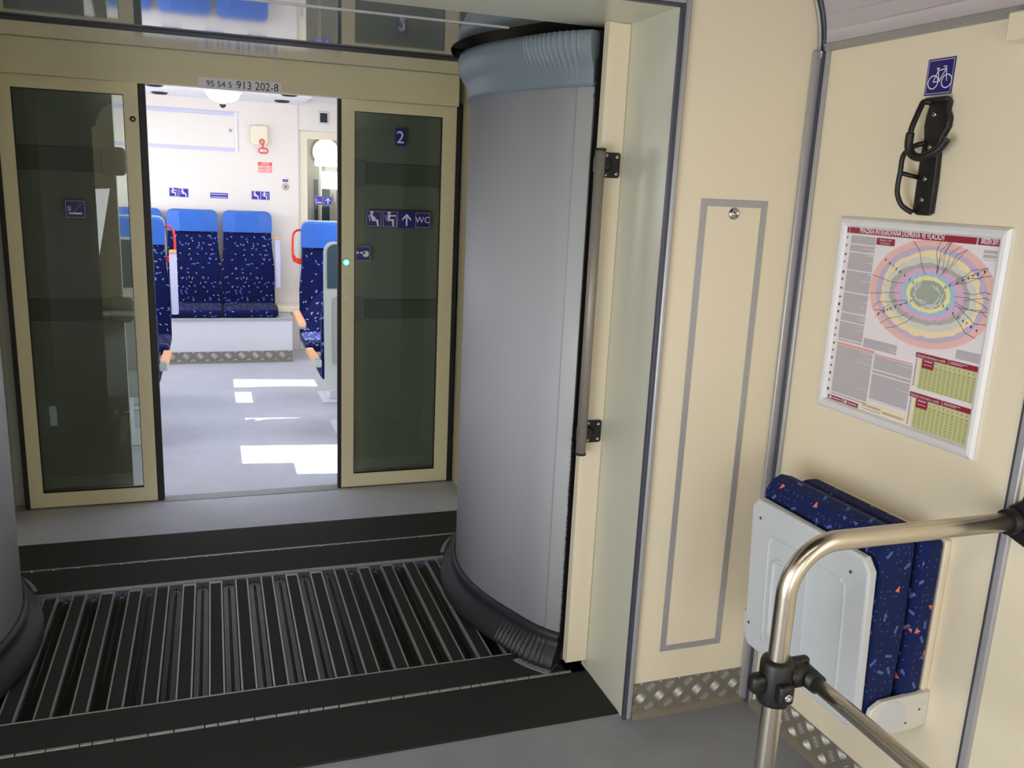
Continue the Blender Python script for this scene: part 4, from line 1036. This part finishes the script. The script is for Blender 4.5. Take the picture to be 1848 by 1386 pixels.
def twolines(b, y, m):
    r = random.Random(8)
    for z in (0.010, -0.013):
        x = -0.066
        while x < 0.062:
            w = r.uniform(0.004, 0.008); b.rect(x, x + w, z - 0.003, z + 0.003, y, m); x += w + 0.0012
sticker('text_sign', 'low violet blue sign with two lines of white lettering between the headrests', 0.146, 0.046, (0.063, YW, 1.382), 0, twolines, base='violet', border=False, cat='sign')
b = MB(); b.box(-0.045, 0.045, -0.012, 0, -0.055, 0.055, 'lightgrey', 0.008); o = thing(b, 'loudspeaker', 'small square speaker with a black face above the far glass door', 'loudspeaker', (0.967, YW, 2.095))
b = MB(); b.box(-0.032, 0.032, -0.014, -0.012, -0.040, 0.040, 'black', 0.0005, 1); b.build('grille', o)

# glass door of the far end wall and what stands behind it
b = MB()
def fr(b, x0, x1, g0, g1, ya, yb, zt, gt, gb, m):
    b.box(x0, g0, ya, yb, 0.0, zt, m); b.box(g1, x1, ya, yb, 0.0, zt, m); b.box(g0, g1, ya, yb, 0.0, gb, m); b.box(g0, g1, ya, yb, gt, zt, m)
fr(b, DX0 + 0.008, 1.46, 0.822, 1.37, YW + 0.012, YW + 0.045, DZ - 0.004, 1.908, 0.3, 'cream')
b.box(1.46, XWR, YW, YW + 0.05, 0, DZ, 'offwhite')
d3 = struct(b, 'door_3', 'cream framed glass door in the far end wall')
b = MB(); b.box(0.819, 1.373, YW + 0.026, YW + 0.030, 0.297, 1.911, 'glassclear'); b.build('pane', d3)
b = MB(); b.box(0.772, 0.800, YW + 0.006, YW + 0.012, 1.09, 1.17, 'shellgrey', 0.002); b.lathe([(0.006, 0), (0, -0.003)], (0.786, YW + 0.006, 1.145), 'alu', axis='y', n=10); b.build('latch', d3)
gy = YW + 0.0255
sticker('no_smoking_sticker', 'violet no smoking sticker on the glass door at the far end', 0.078, 0.078, (0.925, gy, 1.372), 0, lambda b, y, m: nosmoke(b, y, m), base='violet')
sticker('pictogram_sticker', 'violet sticker with a white upward arrow on the glass door at the far end', 0.078, 0.078, (1.006, gy, 1.370), 0, lambda b, y, m: arrow_up(b, 0, 0, 0.074, y, m), base='violet')
# next vestibule behind that door
b = MB(); b.box(0.2, 1.8, 10.4, 10.45, 0.0, 2.4, 'pocket'); b.box(0.2, 1.8, YW + 0.05, 10.45, 2.25, 2.3, 'offwhite')
b.box(0.30, 0.34, YW + 0.05, 10.4, 0, 2.3, 'offwhite'); b.box(1.75, 1.8, YW + 0.05, 10.4, 0, 2.3, 'offwhite'); struct(b, 'wall_vestibule', 'pale walls of the vestibule behind the far glass door')
rt = empty('vestibule_lamp', (1.26, 10.398, 1.86), 'bright round lamp seen through the far glass door, above the glowing strip', 'lamp')
b = MB(); b.lathe([(0.16, 0.0), (0.16, -0.02), (0.0, -0.02)], (0, 0, 0), 'white', axis='y', n=32); b.build('base', rt)
b = MB(); b.lathe([(0.145, -0.02), (0.135, -0.06), (0.09, -0.10), (0.0, -0.12)], (0, 0, 0), 'lampon', axis='y', n=32); b.build('diffuser', rt)
b = MB(); b.box(1.02, 1.55, 9.3, 9.36, 1.69, 1.76, 'lampon', 0.02); thing(b, 'light_strip', 'glowing horizontal light strip seen through the far glass door', 'lamp')
b = MB(); b.box(1.10, 1.55, 9.6, 9.64, 1.46, 1.64, 'lampon', 0.03); thing(b, 'vestibule_light', 'glowing rounded light panel below the strip behind the far glass door', 'lamp')
b = MB(); b.cyl((1.09, 9.5, 0.0), (1.09, 9.5, 1.70), 0.02, 'white'); thing(b, 'grab_pole', 'white upright grab pole behind the far glass door', 'pole')
b = MB(); b.box(1.13, 1.30, 10.36, 10.40, 1.02, 1.55, 'shell'); thing(b, 'window_panel', 'dark window panel behind the far glass door', 'window')

# ------------------------------------------------------------------ seats (built facing -Y, origin on the floor under the backrest)
def seat_parts(root, hw=0.207, legs=True, arm=0, handle=0, raised=0, dz=0.0, shell=True):
    """root local frame: backrest front at y=0, cushion towards -y"""
    # backrest cloth
    b = MB(); W = 0.224
    b.prism([(-W, 0.43), (W, 0.43), (W, 0.78), (hw, 0.93), (hw - 0.006, 1.075), (-hw + 0.006, 1.075), (-hw, 0.93), (-W, 0.78)], 0.0, 0.055, 'fab', bev=0.010, seg=3); b.build('backrest', root)
    # headrest with three facets and rounded top corners
    b = MB()
    def topc(sgn, n=5):
        return [(sgn * (hw - 0.055 + 0.05 * math.sin(a)), 1.215 + 0.05 * math.cos(a)) for a in [PI / 2 * k / n for k in range(n + 1)]]
    xs = [-hw, -hw + 0.004, -hw + 0.014, -hw + 0.03, -hw + 0.055, -hw * 0.5, hw * 0.45, hw - 0.055, hw - 0.03, hw - 0.014, hw - 0.004, hw]
    def zt(x):
        e = hw - abs(x)
        return 1.262 - (0.055 - math.sqrt(max(0.0, 0.055 ** 2 - (0.055 - e) ** 2)) if e < 0.055 else 0.0)
    def yf(x):
        if x < -hw * 0.5: return -0.026 * (x + hw) / (hw * 0.5)
        if x > hw * 0.45: return -0.026 * (hw - x) / (hw * 0.55)
        return -0.026
    cols = [b.pts([(x, yf(x), 1.078), (x, yf(x), zt(x) - 0.012 if abs(x) < hw else zt(x)), (x, yf(x) * 0.3 + 0.012, zt(x)), (x, 0.055, zt(x)), (x, 0.055, 1.078)]) for x in xs]
    for A, B in zip(cols, cols[1:]):
        for q in range(5): b.face([A[q], B[q], B[(q + 1) % 5], A[(q + 1) % 5]], 'blue')
    b.face(cols[0], 'blue'); b.face(list(reversed(cols[-1])), 'blue')
    bmesh.ops.recalc_face_normals(b.bm, faces=b.bm.faces[:])
    b.build('headrest', root)
    b = MB(); b.box(-W, W, -0.44, 0.03, 0.388, 0.456, 'fab', 0.028, 4); b.build('seat_cushion', root)
    if shell:
        b = MB(); out2 = [(-hw + 0.0, 0.33), (hw - 0.0, 0.33), (hw + 0.006, 1.06)] + [(x * 1.03, z + 0.006) for x, z in reversed(topc(1))] + [(x * 1.03, z + 0.006) for x, z in topc(-1)] + [(-hw - 0.006, 1.06)]
        b.prism(out2, 0.055, 0.075, 'shellgrey', bev=0.006)
        b.build('back_shell', root)
        b = MB(); out3 = [(-hw + 0.016, 0.985), (hw - 0.016, 0.985)] + [(x * 0.95, z - 0.008) for x, z in reversed(topc(1))] + [(x * 0.95, z - 0.008) for x, z in topc(-1)]
        b.prism(out3, 0.074, 0.082, 'shell', bev=0.003); b.build('shell_inlay', root)
        b = MB(); b.prism(rrect(-hw + 0.045, hw - 0.045, 0.50, 0.93, 0.02), 0.074, 0.079, 'alu_mid', bev=0.002); b.build('back_pocket', root)
    if legs:
        b = MB(); b.box(-0.10, 0.12, -0.36, -0.02, 0.0, 0.012, 'white', 0.003); b.box(-0.05, 0.07, -0.28, -0.08, 0.012, 0.386, 'white', 0.012); b.build('pedestal', root)
    for sgn in ((arm,) if arm else ()):
        x = sgn * (W + 0.022)
        b = MB(); b.prism([(q[0], q[1] + dz) for q in [(-0.45, 0.575), (-0.43, 0.600), (0.0, 0.620), (0.02, 0.60), (0.0, 0.585), (-0.40, 0.567)]], x - 0.024, x + 0.024, 'orange', axis='x', bev=0.008, seg=3)
        a = b.build('armrest', root)
        b = MB(); b.prism([(q[0], q[1] + dz) for q in [(0.0, 0.575), (0.07, 0.575), (0.07, 0.622), (0.0, 0.622)]], x - 0.022, x + 0.022, 'shellgrey', axis='x', bev=0.006); b.build('arm_hinge', a)
        b = MB(); b.box(x - 0.022, x + 0.022, -0.458, -0.42, 0.558 + dz, 0.574 + dz, 'alu', 0.004); b.build('arm_cap', a)
    if raised:
        x = raised * (W + 0.030)
        b = MB(); b.prism([(-0.045, 0.60), (0.015, 0.60), (0.025, 1.02), (-0.02, 1.03)], x - 0.024, x + 0.024, 'lilacedge', axis='x', bev=0.006); a = b.build('raised_armrest', root)
        b = MB(); b.box(x - 0.024, x + 0.024, -0.028, 0.028, 1.02, 1.044, 'orange', 0.006); b.build('arm_tip', a)
    if handle:
        x = handle * hw
        b = MB(); P = smooth_path([(x - handle * 0.008, 0.03, 1.20), (x + handle * 0.030, 0.03, 1.197), (x + handle * 0.056, 0.03, 1.165), (x + handle * 0.062, 0.03, 1.08), (x + handle * 0.060, 0.03, 1.00)], 6)
        b.tube(P, 0.0085, 'red', 10)
        b.prism([(x + handle * 0.052, 1.03), (x + handle * 0.070, 1.03), (x + handle * 0.060, 0.975), (x + handle * 0.02, 0.955), (x - handle * 0.004, 0.955), (x - handle * 0.004, 0.995), (x + handle * 0.035, 1.0)], 0.021, 0.039, 'red', bev=0.003)
        b.build('grab_handle', root)
    return root
def new_seat(loc, rz, label, **kw):
    r = empty('train_seat', loc, label, 'seat', rz, 'blue train seats'); return seat_parts(r, **kw)
# three seats of the bench against the far wall
bench = [new_seat((-0.163, 7.985, 0), 0, 'middle of three bench seats on the white box, left of the V gap', legs=False, shell=False, arm=0),
         new_seat((0.290, 7.985, 0), 0, 'right one of the bench seats on the white box beneath the brake notice', legs=False, shell=False, raised=1),
         new_seat((-0.616, 7.985, 0), 0, 'leftmost bench seat, mostly hidden by the left sliding door frame', legs=False, shell=False)]
b = MB(); b.box(-0.10, -0.075, 0, 0, 0, 0, 'white') if False else None
root = empty('seat_box', (0.05, 7.56, 0.0), 'white box carrying the bench seats with a diamond tread kick plate', 'seat base')
inv = Matrix.Translation((-0.05, -7.56, 0))
b = MB(); b.box(-0.85, 0.628, 7.565, YW - 0.008, 0.0, 0.375, 'white', 0.003); b.box(-0.85, 0.632, 7.545, YW - 0.008, 0.375, 0.386, 'shellgrey', 0.002); b.build('body', root, inv)
b = plate(1.45, 0.098, 0.112, 1, '', 0.02); b.build('kick_plate', root, inv @ Matrix.Translation((-0.823, 7.562, 0)))
b = MB(); b.box(0.53, 0.74, 7.86, YW - 0.002, 0.388, 0.43, 'cream', 0.004); thing(b, 'side_ledge', 'low cream ledge at the right end of the bench, by the glass door', 'ledge')

RX, LX = 0.812, -0.520
new_seat((RX, 6.42, 0), 0, 'aisle seat facing the camera on the right, red handle on its shoulder', arm=-1, handle=-1)
new_seat((RX + 0.455, 6.42, 0), 0, 'window seat facing the camera on the right, behind the door frame')
new_seat((LX, 6.42, 0), 0, 'aisle seat facing the camera on the left with a red handle and raised armrest', raised=1, handle=1)
new_seat((LX - 0.455, 6.42, 0), 0, 'window seat facing the camera on the left, seen only through the glass')
nr = new_seat((0.822, 5.22, 0), PI, 'near right aisle seat turned away, dark shell against the door edge', arm=1, dz=-0.09)
n2 = new_seat((0.822 + 0.452, 5.22, 0), PI, 'near right window seat turned away, hidden behind the right door leaf')
n3 = new_seat((-0.535, 5.22, 0), PI, 'near left aisle seat turned away with an orange armrest', arm=-1, dz=-0.09)
n4 = new_seat((-0.990, 5.22, 0), PI, 'near left window seat turned away, behind the left door leaf')
for q in (nr, n2, n3, n4): q.scale = (1, 1, 0.955)
